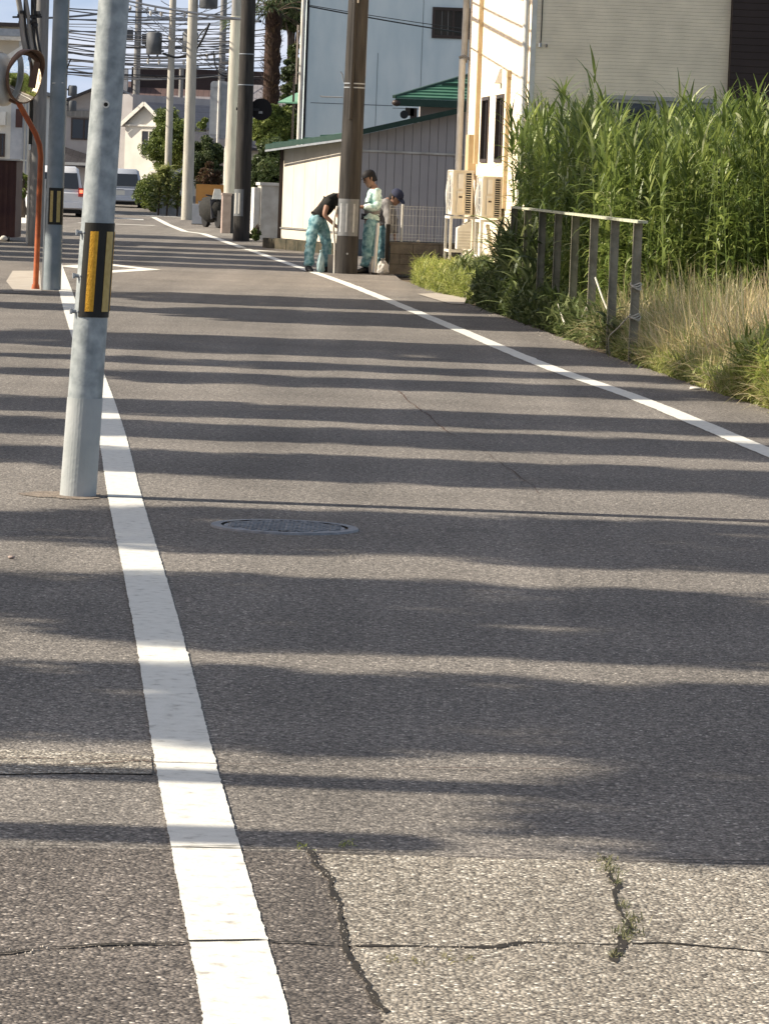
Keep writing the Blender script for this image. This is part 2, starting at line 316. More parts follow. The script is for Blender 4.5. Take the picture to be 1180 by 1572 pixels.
# ------------------------------------------------------------------ leaf meshes (numpy)
def fast_mesh(name, V, Fq, rnd, mtl):
    """V (n,3), Fq (m,4) quads, rnd (m,) random number per face stored in the uv"""
    me = bpy.data.meshes.new(name); m = len(Fq)
    me.vertices.add(len(V)); me.vertices.foreach_set('co', V.astype(np.float32).ravel())
    me.loops.add(m * 4); me.loops.foreach_set('vertex_index', Fq.astype(np.int32).ravel())
    me.polygons.add(m); me.polygons.foreach_set('loop_start', np.arange(0, m * 4, 4, dtype=np.int32)); me.polygons.foreach_set('loop_total', np.full(m, 4, dtype=np.int32))
    uv = me.uv_layers.new(name='UVMap'); a = np.zeros((m * 4, 2), np.float32); a[:, 0] = np.repeat(rnd, 4); uv.data.foreach_set('uv', a.ravel())
    me.materials.append(mtl); me.update(calc_edges=True); me.validate(); return me
def blades(name, P, az, tilt, L, W, curl, mtl, segs=3, rnd=None):
    """long blades: start points P, direction az, lean from vertical tilt, length L, width W, curl = extra lean gained along the blade"""
    n = len(P); s = segs; V = np.zeros((n, s + 1, 2, 3)); p = P.copy()
    hx, hy = np.cos(az), np.sin(az); sx, sy = -hy, hx
    tw = rng.uniform(-.7, .7, n)
    for i in range(s + 1):
        wf = W * [.55, 1.0, .8, .45, .12, .05][min(i if s > 3 else [0, 1, 2, 4][min(i, 3)], 5)]
        V[:, i, 0] = p + np.stack([sx * wf / 2, sy * wf / 2, tw * wf * .3], 1)
        V[:, i, 1] = p - np.stack([sx * wf / 2, sy * wf / 2, tw * wf * .3], 1)
        a = tilt + curl * (i + .5) / s
        p = p + np.stack([hx * np.sin(a), hy * np.sin(a), np.cos(a)], 1) * (L / s)[:, None]
    idx = np.arange(n * (s + 1) * 2).reshape(n, s + 1, 2)
    Fq = np.stack([idx[:, :-1, 0], idx[:, :-1, 1], idx[:, 1:, 1], idx[:, 1:, 0]], -1).reshape(-1, 4)
    r = np.repeat(rng.random(n) if rnd is None else rnd, s)
    return fast_mesh(name, V.reshape(-1, 3), Fq, r, mtl)
def in_poly(n, poly):
    P = np.array(poly); lo, hi = P.min(0), P.max(0); out = []
    tot = 0
    while tot < n:
        q = rng.uniform(lo, hi, (n * 2, 2)); c = np.zeros(len(q), bool)
        for i in range(len(P)):
            a, b = P[i], P[i - 1]
            c ^= ((a[1] > q[:, 1]) != (b[1] > q[:, 1])) & (q[:, 0] < (b[0] - a[0]) * (q[:, 1] - a[1]) / (b[1] - a[1] + 1e-12) + a[0])
        out.append(q[c]); tot += c.sum()
    return np.concatenate(out)[:n]
def leaf_cloud(name, centers, radii, n, size, mtl, flat=.0):
    """small leaf quads scattered in clumps"""
    k = rng.integers(0, len(centers), n); C = np.array(centers)[k]; R = np.array(radii)[k]
    d = rng.normal(size=(n, 3)); d /= np.linalg.norm(d, axis=1)[:, None]
    p = C + d * R[:, None] * (rng.random(n)[:, None] ** .45) * np.array([1, 1, .8])
    a = rng.normal(size=(n, 3)); a /= np.linalg.norm(a, axis=1)[:, None]; b = np.cross(a, rng.normal(size=(n, 3))); b /= np.linalg.norm(b, axis=1)[:, None]
    s = (size * rng.uniform(.6, 1.4, n))[:, None]
    V = np.stack([p - a * s, p - b * s * .45, p + a * s, p + b * s * .45], 1).reshape(-1, 3)
    return fast_mesh(name, V, np.arange(n * 4).reshape(n, 4), np.clip(rng.random(n) * .6 + rng.random(len(centers))[k] * .4, 0, 1), mtl)

# =================================================================== SETTING
HEAD = .094      # the road drifts to the left by this much per metre
def ground_sheet(name, poly, z, m):
    mb = MB(); mb.add([(x, y, z) for x, y in poly], [tuple(range(len(poly)))]); o = obj(name, mb, m); return tag(o, kind='structure')
ground_sheet('ground', [(-1500, -60), (1500, -60), (1500, 4000), (-1500, 4000)], -.06, M['soil'])
edge = [(7.5, -40), (3.9, 12), (2.6, 26.7), (2.3, 29.6), (1.9, 34.1), (1.52, 39), (1.1, 44.2), (.84, 47.6), (.7, 49.5), (.5, 52), (.12, 56.0), (.0, 59.4), (.7, 60.5), (.9, 71), (12, 112), (40, 118), (60, 300)]
jedge = []
for (a, b) in zip(edge[:-1], edge[1:]):
    n = max(1, int((b[1] - a[1]) / .25)) if 20 < a[1] < 56 else 1
    for i in range(n): t = i / n; jedge.append((a[0] + (b[0] - a[0]) * t + (random.uniform(-.025, .025) if n > 1 else 0), a[1] + (b[1] - a[1]) * t))
jedge.append(edge[-1])
rb = MB(); rp = jedge + [(-60, 300), (-60, -40)]
rb.prism(rp[::1], -.05, 0); tag(obj('road', rb, M['road']), kind='structure')

# the two different surfaces across the foot of the picture
def jag(pts, step=.03, amp=.008):
    out = []
    for a, b in zip(pts[:-1], pts[1:]):
        a, b = Vector(a), Vector(b); n = max(1, int((b - a).length / step)); t = (b - a).normalized(); nrm = Vector((-t.y, t.x))
        for i in range(n): out.append(a + (b - a) * (i / n) + nrm * random.uniform(-amp, amp))
    out.append(Vector(pts[-1])); return [(p.x, p.y) for p in out]
g2 = lambda u, v: (G(u, v).x, G(u, v).y)
seam = [g2(-60, 1303), g2(265, 1305), g2(470, 1310), g2(800, 1318), g2(1240, 1330)]
far_edge = jag(seam, .05, .004)
ground_sheet('coarse_asphalt_apron', far_edge + [(1.6, 8.0), (3, 4), (3, -6), (-8, -6), (-3, 8.8)][0:1] + [(3, 4), (3, -6), (-8, -6), (-3, 8.7)], .002, M['roadc'])
brk = [g2(488, 1312), g2(512, 1365), g2(528, 1410), g2(538, 1460), g2(562, 1510), g2(590, 1572), (-.02, 6.3), (.0, 5.0), (.1, -5)]
fe2 = jag([g2(488, 1313), g2(800, 1321), g2(1240, 1333)], .05, .004)
ground_sheet('bleached_asphalt_apron', fe2 + [(3, 4), (3, -5)] + jag(brk, .02, .006)[::-1], .004, M['roadp'])

def strip(name, pts, w, z, m, jagamp=.0, step=.05, kind='structure', parent=None):
    """a painted or cracked strip along a ground polyline, width w (number or list)"""
    P = []; W = []
    ws = w if isinstance(w, list) else [w] * len(pts)
    for (a, b, wa, wb) in zip(pts[:-1], pts[1:], ws[:-1], ws[1:]):
        a, b = Vector(a), Vector(b); n = max(1, int((b - a).length / step))
        for i in range(n): P.append(a + (b - a) * i / n); W.append(wa + (wb - wa) * i / n)
    P.append(Vector(pts[-1])); W.append(ws[-1])
    vs = []; rw = {1: 0., -1: 0.}
    for i, p in enumerate(P):
        t = (P[min(i + 1, len(P) - 1)] - P[max(i - 1, 0)]).normalized(); n = Vector((-t.y, t.x))
        for s in (1, -1):
            rw[s] = rw[s] * .75 + random.uniform(-jagamp, jagamp) * (2.6 if random.random() < .12 else .7)
            q = p + n * s * (W[i] / 2 + rw[s]); vs.append((q.x, q.y, z))
    mb = MB(); mb.add(vs, [(2 * i, 2 * i + 1, 2 * i + 3, 2 * i + 2) for i in range(len(P) - 1)])
    o = obj(name, mb, m, parent)
    if kind: o['kind'] = kind
    return o
def catmull(pts, n=8):
    P = [Vector(p) for p in pts]; P = [P[0] * 2 - P[1]] + P + [P[-1] * 2 - P[-2]]; out = []
    for i in range(1, len(P) - 2):
        for k in range(n):
            t = k / n; a, b, c, d = P[i - 1:i + 3]
            out.append(.5 * ((2 * b) + (c - a) * t + (2 * a - 5 * b + 4 * c - d) * t * t + (3 * b - a - 3 * c + d) * t ** 3))
    out.append(P[-2]); return [tuple(p) for p in out]
left = [(-.14, 5.6)] + [g2(*p) for p in [(378, 1572), (351, 1450), (315, 1300), (283, 1165), (249, 1000), (226, 900), (191, 760), (170, 660)]] + [(-2.12, 28), (-3.21, 39.3), (-3.85, 46.1), (-5.2, 60.3), (-7.0, 80), (-8.3, 92)]
strip('edge_line_left', catmull(left, 6), .154, .005, M['paint'], .0010, .008)
right = [(2.55, 17.5)] + [g2(*p) for p in [(1180, 696), (983, 614), (831, 560), (700, 505), (560, 447), (500, 424.5), (440, 404), (378, 382)]]
strip('edge_line_right', catmull(right, 6), .15, .0045, M['paint'], .003, .05)
strip('edge_line_right_far', [g2(372, 380.5), g2(312, 359), g2(284, 355.5), g2(258, 345), g2(236, 333.5)], .17, .0045, M['paint'], .002, .3)
strip('edge_line_stub', [g2(378, 384), g2(413, 386.5)], .45, .0085, M['paint'], .002, .3)
# diamond warning mark, stop bar, arrow and dashed line of the cross street
dm = G(168, 411.5)
def diamond():
    A = [(-.75, 0), (0, -2.5), (.75, 0), (0, 2.5)]; B = [(-.42, 0), (0, -1.3), (.42, 0), (0, 1.3)]
    c, s = 1, HEAD; T = lambda p: (dm.x + p[0] - p[1] * s, dm.y + p[1], .0045)
    mb = MB(); mb.add([T(p) for p in A + B], [(i, (i + 1) % 4, 4 + (i + 1) % 4, 4 + i) for i in range(4)])
    return tag(obj('diamond_mark', mb, M['paint']), kind='structure')
diamond()
strip('stop_bar', [g2(120, 342), g2(238, 346.5)], .55, .0045, M['paint'], .01, .3)
strip('arrow_mark', [g2(150, 334), g2(188, 335), g2(218, 338)], [.4, 1.2, .1], .0045, M['paint'], .01, .3)
for u, v in ((60, 323), (100, 324.5), (140, 326), (180, 328.5), (218, 330.5), (254, 332)):
    strip('cross_street_dash', [g2(u - 9, v), g2(u + 9, v + .5)], 1.7, .0045, M['paint'], .01, .3)
strip('verge_mark', [g2(34, 318), g2(40, 330), g2(37, 343)], [.35, .4, .5], .0045, M['paint'], .01, .3)
# cracks, seams and one painted pole shadow
def crack(name, px, w, m='crack', z=.0057, amp=.006, step=.02):
    pts = [Vector(g2(*p)) for p in px]; P = []; off = 0; W = []; wv = 1.0; ph = random.uniform(0, 9)
    for a, b in zip(pts[:-1], pts[1:]):
        n = max(2, int((b - a).length / step)); t_ = (b - a).normalized(); nr = Vector((-t_.y, t_.x))
        for i in range(n):
            off = off * .86 + random.uniform(-amp, amp); wv = min(1.5, max(.3, wv + random.uniform(-.4, .4))); P.append(tuple(a + (b - a) * (i / n) + nr * off)); W.append(w * wv)
    P.append(tuple(pts[-1])); W.append(w * .15)
    return strip(name, P, W, z, M[m], 0, 1)
crack('asphalt_crack', [(-20, 1468), (120, 1455), (288, 1450)], .012)
crack('asphalt_crack', [(288, 1449), (414, 1447)], .008, z=.0068, amp=.001)
crack('asphalt_crack', [(414, 1449), (545, 1456)], .010)
crack('asphalt_crack', [(545, 1456), (770, 1459), (822, 1450)], .022)
crack('asphalt_crack', [(822, 1450), (938, 1453), (1010, 1451), (1110, 1458), (1200, 1468)], .010)
crack('broken_edge', [(470, 1308), (505, 1350), (520, 1395), (533, 1425), (538, 1460), (560, 1505), (590, 1560)], .011, amp=.005, z=.0058)
crack('weedy_crack', [(925, 1318), (938, 1352), (957, 1395), (975, 1430), (952, 1470), (945, 1482)], .013, amp=.006, z=.0058)
crack('apron_seam', [(-30, 1300), (265, 1304), (480, 1308), (800, 1317), (1200, 1327)], .006, amp=.002, z=.0058)
crack('paint_crack', [(262, 1303), (372, 1302)], .004, z=.0068, amp=.001)
crack('pole_shadow_line', [(145, 763), (600, 779), (1240, 805)], .012, 'seam', .006, .004, .05)  # dark line painted where the nearest pole's cast shadow runs
crack('wandering_crack', [(610, 600), (690, 662), (740, 690), (790, 725), (830, 760)], .006, 'seam', .003, .008, .12)
crack('kerb_crack', [(0, 1178), (110, 1178), (235, 1170)], .009, 'seam', .006, .003, .03)
crack('cross_seam', [(-30, 1166), (195, 1168), (235, 1173), (600, 1180), (900, 1184)], .006, 'seam', .006, .003, .05)
crack('left_seam', [(-20, 450), (110, 452.5)], .3, 'crack', .006, .02, .3)
ground_sheet('concrete_strip', [g2(0, 1152), g2(150, 1156), g2(232, 1162), g2(235, 1190), g2(120, 1188), g2(-5, 1190)], .003, M['roadp'])
ground_sheet('concrete_pad', [g2(22, 447), g2(10, 432), g2(20, 416), g2(62, 416), g2(64, 448)], .0035, M['conc'])
ground_sheet('concrete_slab', [g2(640, 452), g2(668, 451), g2(716, 457), g2(712, 468), g2(690, 467)], .0085, M['conc'])

# earth and broken edge of asphalt round the foot of the nearest pole
c_ = G(120, 761)
ring_ = [(c_.x - .02 + (.13 + random.uniform(-.02, .03) + (.10 if cos(a) < -.2 else 0)) * cos(a), c_.y + (.20 + random.uniform(-.05, .05)) * sin(a)) for a in [2 * pi * k / 26 for k in range(26)]]
ground_sheet('earth_collar', ring_, .003, M['earth'])
# field bed to the right of the road
fb = [(x + .01, y) for x, y in edge[1:11]] + [(1.6, 50.2), (9, 50.8), (14, 30), (14, 12)]
mb = MB(); mb.prism(fb, -.055, -.02); tag(obj('field_soil', mb, M['soil']), kind='structure')

# manhole cover
mc = G(437, 810.5)
t = thing('manhole_cover', 'round cast iron manhole cover set in the shaded asphalt', 'manhole cover', mc)
mb = MB(); 
for r0, r1, z in ((.0, .255, .006), (.268, .31, .009)):
    n = 40
    vs = [(r * cos(2 * pi * k / n), r * sin(2 * pi * k / n), zz) for (r, zz) in ((r0 + .001, z), (r1, z), (r1 + .003, 0)) for k in range(n)]
    fs = [(j * n + k, (j + 1) * n + k, (j + 1) * n + (k + 1) % n, j * n + (k + 1) % n) for j in (0, 1) for k in range(n)]
    (obj('cover', MB().add(vs, fs), M['iron'], t) if r0 == 0 else obj('ring', MB().add(vs, fs), M['iron'], t))
mb = MB()
for i in range(-6, 7):
    for j in range(-6, 7):
        x, y = i * .037 + (j % 2) * .018, j * .037
        if x * x + y * y < .055: mb.box(x - .012, x + .012, y - .009, y + .009, .006, .0115, rz=.5)
part_stuff(obj('tread_pattern', mb, M['iron'], t))
obj('lifting_slot', MB().box(-.02, .02, -.235, -.215, .0062, .0095), M['crack'], t)

# =================================================================== POLES NEAR AND FAR
def steel_pole(loc, lean, r0, r1, h, name, label, cat, mats, cap=True):
    t = thing(name, label, cat, loc)
    n = 14; mb = MB(); path = [(lean[0] * z, lean[1] * z, z) for z in [h * i / n for i in range(n + 1)]]
    mb.tube(path, [r0 + (r1 - r0) * i / n for i in range(n + 1)], 32); obj('shaft', mb, M[mats], t)
    return t
# near galvanised pole
pb = G(120, 761); ln = (tan(radians(2.4)), 0, 1); H0 = 7.5
rf = lambda z: .0805 - .0052 * z
near = steel_pole(pb, ln, .0805, rf(H0), H0, 'utility_pole', 'thick galvanised steel pole standing nearest, beside the wide white line', 'utility pole', 'galv')
obj('pale_sheath', MB().shell((0, 0, 0), ln, rf, 0.0, .445, 0, 2 * pi, .0022, .003, 36), M['sheath'], near)
gd = obj('warning_guard', MB().shell((0, 0, 0), ln, rf, .812, 1.236, radians(-42), radians(125), .004, .003, 20), M['black'], near)
for a0, a1, mm in ((-17, 10, 'yellow'), (39, 69, 'yellow2'), (97, 120, 'yellow')):
    obj('reflective_stripe', MB().shell((0, 0, 0), ln, rf, .838, 1.198, radians(a0), radians(a1), .0065, .0024, 8), M[mm], gd)
for z in (1.19, .995, .835):
    c = Vector(ln) * z; a = radians(-64); mb = MB()
    p = c + Vector((sin(a), -cos(a), 0)) * (rf(z) - .004); q = c + Vector((sin(a), -cos(a), 0)) * (rf(z) + .022)
    mb.tube([p, q], .009, 8); mb.tube([q - Vector((0, 0, .012)), q + Vector((0, 0, .012))], .006, 6); mb.bar(p, c + Vector((sin(radians(-40)), -cos(radians(-40)), 0)) * (rf(z) + .006), .006)
    obj('strap_bolt', mb, M['metal'], near)
c = Vector(ln) * 1.765; p0 = c + Vector((.004, -rf(1.76) + .004, 0)); mb = MB().tube([p0, p0 + Vector((0, -.010, 0))], .016, 16)
gro = obj('grommet', mb, M['white'], near); obj('hole', MB().tube([p0 + Vector((0, -.0095, 0)), p0 + Vector((0, -.0112, 0))], .0095, 14), M['crack'], gro)

# second galvanised pole with its small guard
pa = G(80, 445); ln2 = (.004, 0, 1); rf2 = lambda z: .106 - .003 * z
p2 = steel_pole(pa, ln2, .106, .08, 9, 'utility_pole', 'bluish galvanised pole with a small yellow and black guard, beside the orange mirror post', 'utility pole', 'galv2')
gd = obj('warning_guard', MB().shell((0, 0, 0), ln2, rf2, .77, 1.20, radians(-38), radians(75), .004, .003, 14), M['black'], p2)
for a0, a1 in ((-24, -6), (18, 42)): obj('reflective_stripe', MB().shell((0, 0, 0), ln2, rf2, .80, 1.165, radians(a0), radians(a1), .0065, .0024, 6), M['yellow2'], gd)
obj('clip', MB().tube([(-.06, -.09, 2.42), (.07, -.085, 2.43)], .006, 6), M['white'], p2)
mb = MB(); mb.tube([(.10, -.02, 2.42), (.105, -.02, 2.6), (.13, -.02, 2.68), (.15, -.02, 2.71)], .008, 6); obj('cable_hook', mb, M['wire'], p2)
obj('pale_edge_strip', MB().box(-.118, -.100, -.03, .0, 0, 1.3), M['white'], p2)  # white strip along the lower left edge of the shaft

def conc_pole(loc, r0, r1, h, label, m, lean=(0, 0, 1), arms=(), name='utility_pole', n=18, cans=(), steps=()):
    t = thing(name, label, 'utility pole', loc)
    k = 10; mb = MB(); mb.tube([(lean[0] * h * i / k, lean[1] * h * i / k, h * i / k) for i in range(k + 1)], [r0 + (r1 - r0) * i / k for i in range(k + 1)], n)
    obj('shaft', mb, M[m], t)
    for z, hw, rot in arms:
        a = obj('crossarm', MB().box(-hw, hw, -.045, .045, z - .045, z + .045, rz=rot, c=(0, 0)), M['metal'], t)
        for s in (-.85, -.45, .45, .85):
            x, y = s * hw * cos(rot), s * hw * sin(rot)
            obj('insulator', MB().tube([(x, y, z + .04), (x, y, z + .09), (x, y, z + .11), (x, y, z + .22)], [.03, .03, .055, .04], 8), M['whited'], a)
    for z, dx, dy, r, hh in cans:
        mb = MB().tube([(dx, dy, z), (dx, dy, z + .03), (dx, dy, z + hh - .05), (dx, dy, z + hh)], [r * .9, r, r, r * .8], 14); mb.bar((0, 0, z + hh * .6), (dx, dy, z + hh * .6), .06)
        obj('transformer', mb, M['trans'], t)
    for z in steps:
        obj('step_bolt', MB().tube([(-r0 - .12, 0, z), (r0 + .02, 0, z)], .011, 5), M['metal'], t)
    return t
pp = G(531, 420)
ppole = conc_pole(pp, .168, .125, 10.5, 'dark concrete pole with a grey striped sticker, workers gathered round it', 'cpole', (.010, 0, 1), n=28)
rfp = lambda z: .168 - .0041 * z
st = obj('sticker', MB().shell((0, 0, 0), (.010, 0, 1), rfp, .565, 1.115, radians(-75), radians(62), .0035, .003, 16), M['sticker'], ppole)
for a in (-44, -10, 28): obj('sticker_stripe', MB().shell((0, 0, 0), (.010, 0, 1), rfp, .62, 1.045, radians(a - 4.5), radians(a + 4.5), .006, .0024, 3), M['stripe'], st)
for z, d in ((2.82, 0), (2.76, 0)): obj('steel_band', MB().shell((0, 0, 0), (.010, 0, 1), rfp, z, z + .018, 0, 2 * pi, .006, .006, 24), M['metal'], ppole)
obj('conduit', MB().tube([(-.02, -.17, 2.3), (-.01, -.165, 3.2), (.0, -.158, 4.6), (0.02, -.13, 10)], .028, 8), M['cpole'], ppole)
obj('side_conduit', MB().tube([(.155, -.02, 2.95), (.16, -.02, 5), (.17, -.0, 10)], .032, 8), M['cgrey'], ppole)
obj('bracket', MB().tube([(-.135, 0, 2.84), (-.16, 0, 2.96), (-.19, 0, 3.0)], .009, 6), M['metal'], ppole)
obj('bracket_arm', MB().tube([(-.14, 0, 2.62), (-.46, 0, 2.62), (-.48, 0, 2.63)], .010, 6), M['metal'], ppole)
obj('white_tag', MB().box(-.035, .045, -.155, -.148, 4.02, 4.2), M['white'], ppole)
obj('bolt_head', MB().tube([(0.01, -.175, .30), (.01, -.165, .30)], .016, 8), M['stripe'], ppole)
obj('hanging_cable', MB().tube([(-.165, -.06, 1.0), (-.20, -.08, .82), (-.21, -.06, .66), (-.18, -.03, .42), (-.175, -.02, .0)], .017, 8), M['whited'], ppole)

p3 = G(370, 370)
pole3 = conc_pole(p3, .175, .125, 10.5, 'dark concrete pole with a white striped sticker beside the white gate pillar', 'cpole', (-.002, 0, 1), n=24)
st = obj('sticker', MB().shell((0, 0, 0), (-.002, 0, 1), lambda z: .175 - .0045 * z, .52, 1.08, radians(-75), radians(10), .004, .003, 12), M['sticker'], pole3)
for a in (-52, -20): obj('sticker_stripe', MB().shell((0, 0, 0), (-.002, 0, 1), lambda z: .175 - .0045 * z, .57, 1.0, radians(a - 5), radians(a + 5), .006, .0024, 3), M['whited'], st)
obj('steel_band', MB().shell((0, 0, 0), (-.002, 0, 1), lambda z: .175 - .0045 * z, 3.88, 3.9, 0, 2 * pi, .006, .006, 24), M['metal'], pole3)
obj('steel_band', MB().shell((0, 0, 0), (-.002, 0, 1), lambda z: .175 - .0045 * z, 3.24, 3.26, 0, 2 * pi, .006, .006, 24), M['metal'], pole3)
# round sign on this pole seen from its dark back
sg = thing('round_sign', 'round dark traffic sign seen from behind, clamped to the side of a pole', 'sign', p3 + Vector((.22, .2, 2.6)))
obj('disc', MB().tube([(.10, 0, .16), (.10, .012, .16)], .23, 28), M['capb'], sg)
obj('clamp', MB().box(-.42, .06, -.05, -.02, .12, .18), M['wire'], sg)
obj('decal', MB().box(.05, .13, -.006, -.002, .07, .12), M['stripe'], sg)

pB = G(55, 378)
poleB = conc_pole(pB, .135, .12, 10, 'grey concrete pole with a black cable conduit standing behind the mirror post', 'cgrey', (-.003, 0, 1), arms=((8.5, .6, .3),), n=18)
obj('conduit', MB().tube([(-.13, -.05, 1.8), (-.13, -.05, 5), (-.12, -.05, 9)], .045, 8), M['black'], poleB)
obj('pale_conduit', MB().tube([(-.15, -.02, 0.05), (-.15, -.02, 1.7)], .025, 8), M['whited'], poleB)  # pale tube low on the left side of the shaft

# the row of pale poles down the street
pf = G(287, 337.5)
f1 = conc_pole(pf, .165, .12, 10.5, 'pale concrete pole at the street corner in front of the bushes', 'cpole2', (-.003, 0, 1), arms=((8.6, .9, .1),), cans=((6.0, .42, -.05, .26, .75),))
q = D(257, 300, 136)
f2 = conc_pole((q.x, q.y, 0), .125, .11, 10.5, 'thin pale concrete pole rising behind the yellow green plants', 'cpole2', (-.002, 0, 1), arms=((4.95, .95, .0), (6.6, .9, .1)), cans=((5.35, -.62, 0, .27, .75), (5.45, .62, 0, .27, .72)))
q = D(353, 300, 97)
f3 = conc_pole((q.x, q.y, 0), .165, .14, 5.25, 'pale concrete pole ending behind the pinkish gatepost', 'cpole2', (.002, 0, 1))
obj('slender_top', MB().tube([(.01, 0, 5.25), (.03, 0, 10)], .12, 12), M['cgrey'], f3)
q = D(208, 200, 165)
f4 = conc_pole((q.x, q.y, 0), .15, .13, 12, 'dark distant pole with box transformers behind the brown roof', 'cgrey', (-.002, 0, 1), arms=((7.9, .8, .1), (9.3, .9, .1)))
for s, zz in ((-.42, 6.7), (.36, 6.55)): obj('switch_box', MB().box(s - .2, s + .2, -.2, .2, zz, zz + .45), M['trans'], f4)
q = D(338, 200, 150)
f5 = conc_pole((q.x, q.y, 0), .14, .12, 9, 'grey distant pole with lamp bracket between the two pale poles', 'cgrey', (-.002, 0, 1), arms=((5.6, .7, .2),), cans=((4.9, .35, 0, .16, .5),))
q = D(276, 200, 175)
f6 = conc_pole((q.x, q.y, 0), .11, .1, 5.9, 'short far pole just showing above the dark roof', 'cgrey')
q = D(96, 200, 130)
f7 = conc_pole((q.x, q.y, 0), .12, .11, 5.5, 'dark far pole partly hidden by the bluish galvanised pole', 'cgrey', cans=((3.7, .3, 0, .15, .35), (3.2, .3, 0, .15, .35)))
q = D(365, 200, 125)
f8 = conc_pole((q.x, q.y, 0), .05, .05, 5.0, 'slim white steel post beside the tall dark concrete pole', 'white')

# =================================================================== CURVED MIRRORS ON THE ORANGE POST
mp = G(55, 444); msx = thing('traffic_mirror', 'rusty orange post carrying two round convex road mirrors', 'traffic mirror', mp)
L3 = lambda u, v, d=46.3: D(u, v, d) - mp
obj('post', MB().tube([(0, 0, 0), L3(60, 320), L3(63, 240), L3(61, 222), L3(55, 205), L3(30, 160), L3(24, 148)], .033, 14), M['orange'], msx)
obj('base_collar', MB().tube([(0, 0, 0), (0, 0, .06)], [.05, .04], 12), M['orange'], msx)
def mirror(c, nrm, R, flip=False):
    c = Vector(c); nrm = Vector(nrm).normalized(); up = Vector((0, 0, 1)); a = (up - nrm * up.dot(nrm)).normalized(); b = nrm.cross(a)
    n = 32
    ring = lambda r, h: [c + nrm * h + (a * cos(2 * pi * k / n) + b * sin(2 * pi * k / n)) * r for k in range(n)]
    h = obj('housing', MB().loft([ring(.06, -.09), ring(R * .8, -.06), ring(R, -.02), ring(R * 1.02, .02), ring(R * .98, .022)]), M['brown'] if not flip else M['whited'], msx)
    mb = MB(); mb.loft([ring(R * .97, .021), ring(R * .8, .045), ring(R * .55, .065), ring(R * .3, .077), ring(.004, .082)], caps=False); obj('mirror_face', mb, M['mirror'], h)
    m = 18; secs = []
    for k in range(m + 1):
        q = radians(-88) + radians(176) * k / m; e = a * cos(q) + b * sin(q); dep = .13 * max(.15, cos(q * .95))
        p = c + e * R * 1.03
        secs.append([p, p + e * .01, p + e * .012 + nrm * dep, p + e * .002 + nrm * dep])
    obj('visor', MB().loft(secs), M['brown'] if not flip else M['whited'], msx)
mirror(L3(37, 118), (.82, -.55, -.08), .31)
mirror(L3(5, 122), (-.8, .3, -.08), .31, True)
obj('arm', MB().tube([L3(24, 148), L3(18, 132), L3(12, 128)], .028, 10), M['orange'], msx)
mb = MB().tube([L3(30, 160), L3(12, 152), L3(2, 140)], .02, 8); obj('brace', mb, M['brown'], msx)
obj('plate', MB().bar(L3(50, 135), L3(57, 95), .07, .02), M['brown'], msx)

# =================================================================== RIGHT SIDE: CREAM HOUSE
HC = (1.66, 50.5, 0); HR = atan(.08)
house = thing('cream_house', 'two storey cream house with a dark brown wing, behind the tall reeds', 'house', HC, HR)
# local: x right along the gable, y away along the road side wall
LW = 8.25
def wall_with_hole(x0, x1, z0, z1, holes, y=0, th=.12, axis='x'):
    """boxes round the holes, butted; holes = (a0,a1,z0,z1)"""
    mb = MB(); xs = sorted({x0, x1, *[h[0] for h in holes], *[h[1] for h in holes]})
    for a, b in zip(xs[:-1], xs[1:]):
        hs = [h for h in holes if h[0] <= a + 1e-6 and h[1] >= b - 1e-6]
        segs = [(z0, z1)] if not hs else [(z0, hs[0][2]), (hs[0][3], z1)]
        for s in segs:
            if axis == 'x': mb.box(a, b, y, y + th, *s)
            else: mb.box(y, y + th, a, b, *s)
    return mb
obj('gable_wall', wall_with_hole(0, 2.56, .0, 7, [(.92, 2.40, 1.55, 2.60)]), M['cream'], house)
obj('side_wall', wall_with_hole(.125, LW, 0, 7, [(3.0, 3.92, 1.72, 2.655), (4.92, 5.88, 1.715, 2.655)], 0, .12, 'y'), M['cream'], house)
wing = MB().box(2.565, 9.5, -.10, 8.2, 0, 7.2); obj('brown_wing', wing, M['brownw'], house)
obj('back_wall', MB().box(.125, 2.56, LW - .12, LW, 0, 7), M['cream'], house)
obj('roof', MB().box(-.35, 9.8, -.4, 8.6, 7.2, 7.4), M['roofd'], house)
obj('side_wall_cap', MB().box(.0, .12, LW, LW + .02, 0, 7), M['white'], house)
wn = obj('window', MB().box(.90, 2.42, -.03, .05, 2.57, 2.625).box(.90, .945, -.03, .05, 1.5, 2.57).box(2.375, 2.42, -.03, .05, 1.5, 2.57).box(1.64, 1.69, -.02, .05, 1.5, 2.57).box(.945, 2.375, -.03, .05, 1.5, 1.55), M['frameg'], house)
obj('pane', MB().box(.945, 1.64, .02, .03, 1.55, 2.57), M['glass'], wn); obj('pane', MB().box(1.69, 2.375, .03, .04, 1.55, 2.57), M['glass'], wn)
obj('sash', MB().box(.95, 1.63, -.005, .015, 2.53, 2.565).box(1.695, 2.37, .0, .02, 2.50, 2.565), M['frameg'], wn)
for y0, y1 in ((3.0, 3.92), (4.92, 5.88)):
    z0, z1 = 1.72, 2.65
    wn = obj('window', MB().box(-.02, .06, y0, y0 + .05, z0, z1).box(-.02, .06, y1 - .05, y1, z0, z1).box(-.02, .06, y0 + .05, y1 - .05, z1 - .05, z1).box(-.02, .06, y0 + .05, y1 - .05, z0, z0 + .05), M['framed'], house)
    obj('pane', MB().box(.03, .04, y0 + .05, y1 - .05, z0 + .05, z1 - .05), M['glass'], wn)
    obj('mullion', MB().box(.0, .028, (y0 + y1) / 2 - .02, (y0 + y1) / 2 + .02, z0 + .05, z1 - .05), M['framed'], wn)
obj('corner_downpipe', MB().tube([(-.07, .06, .1), (-.07, .06, 7)], .042, 12), M['white'], house)
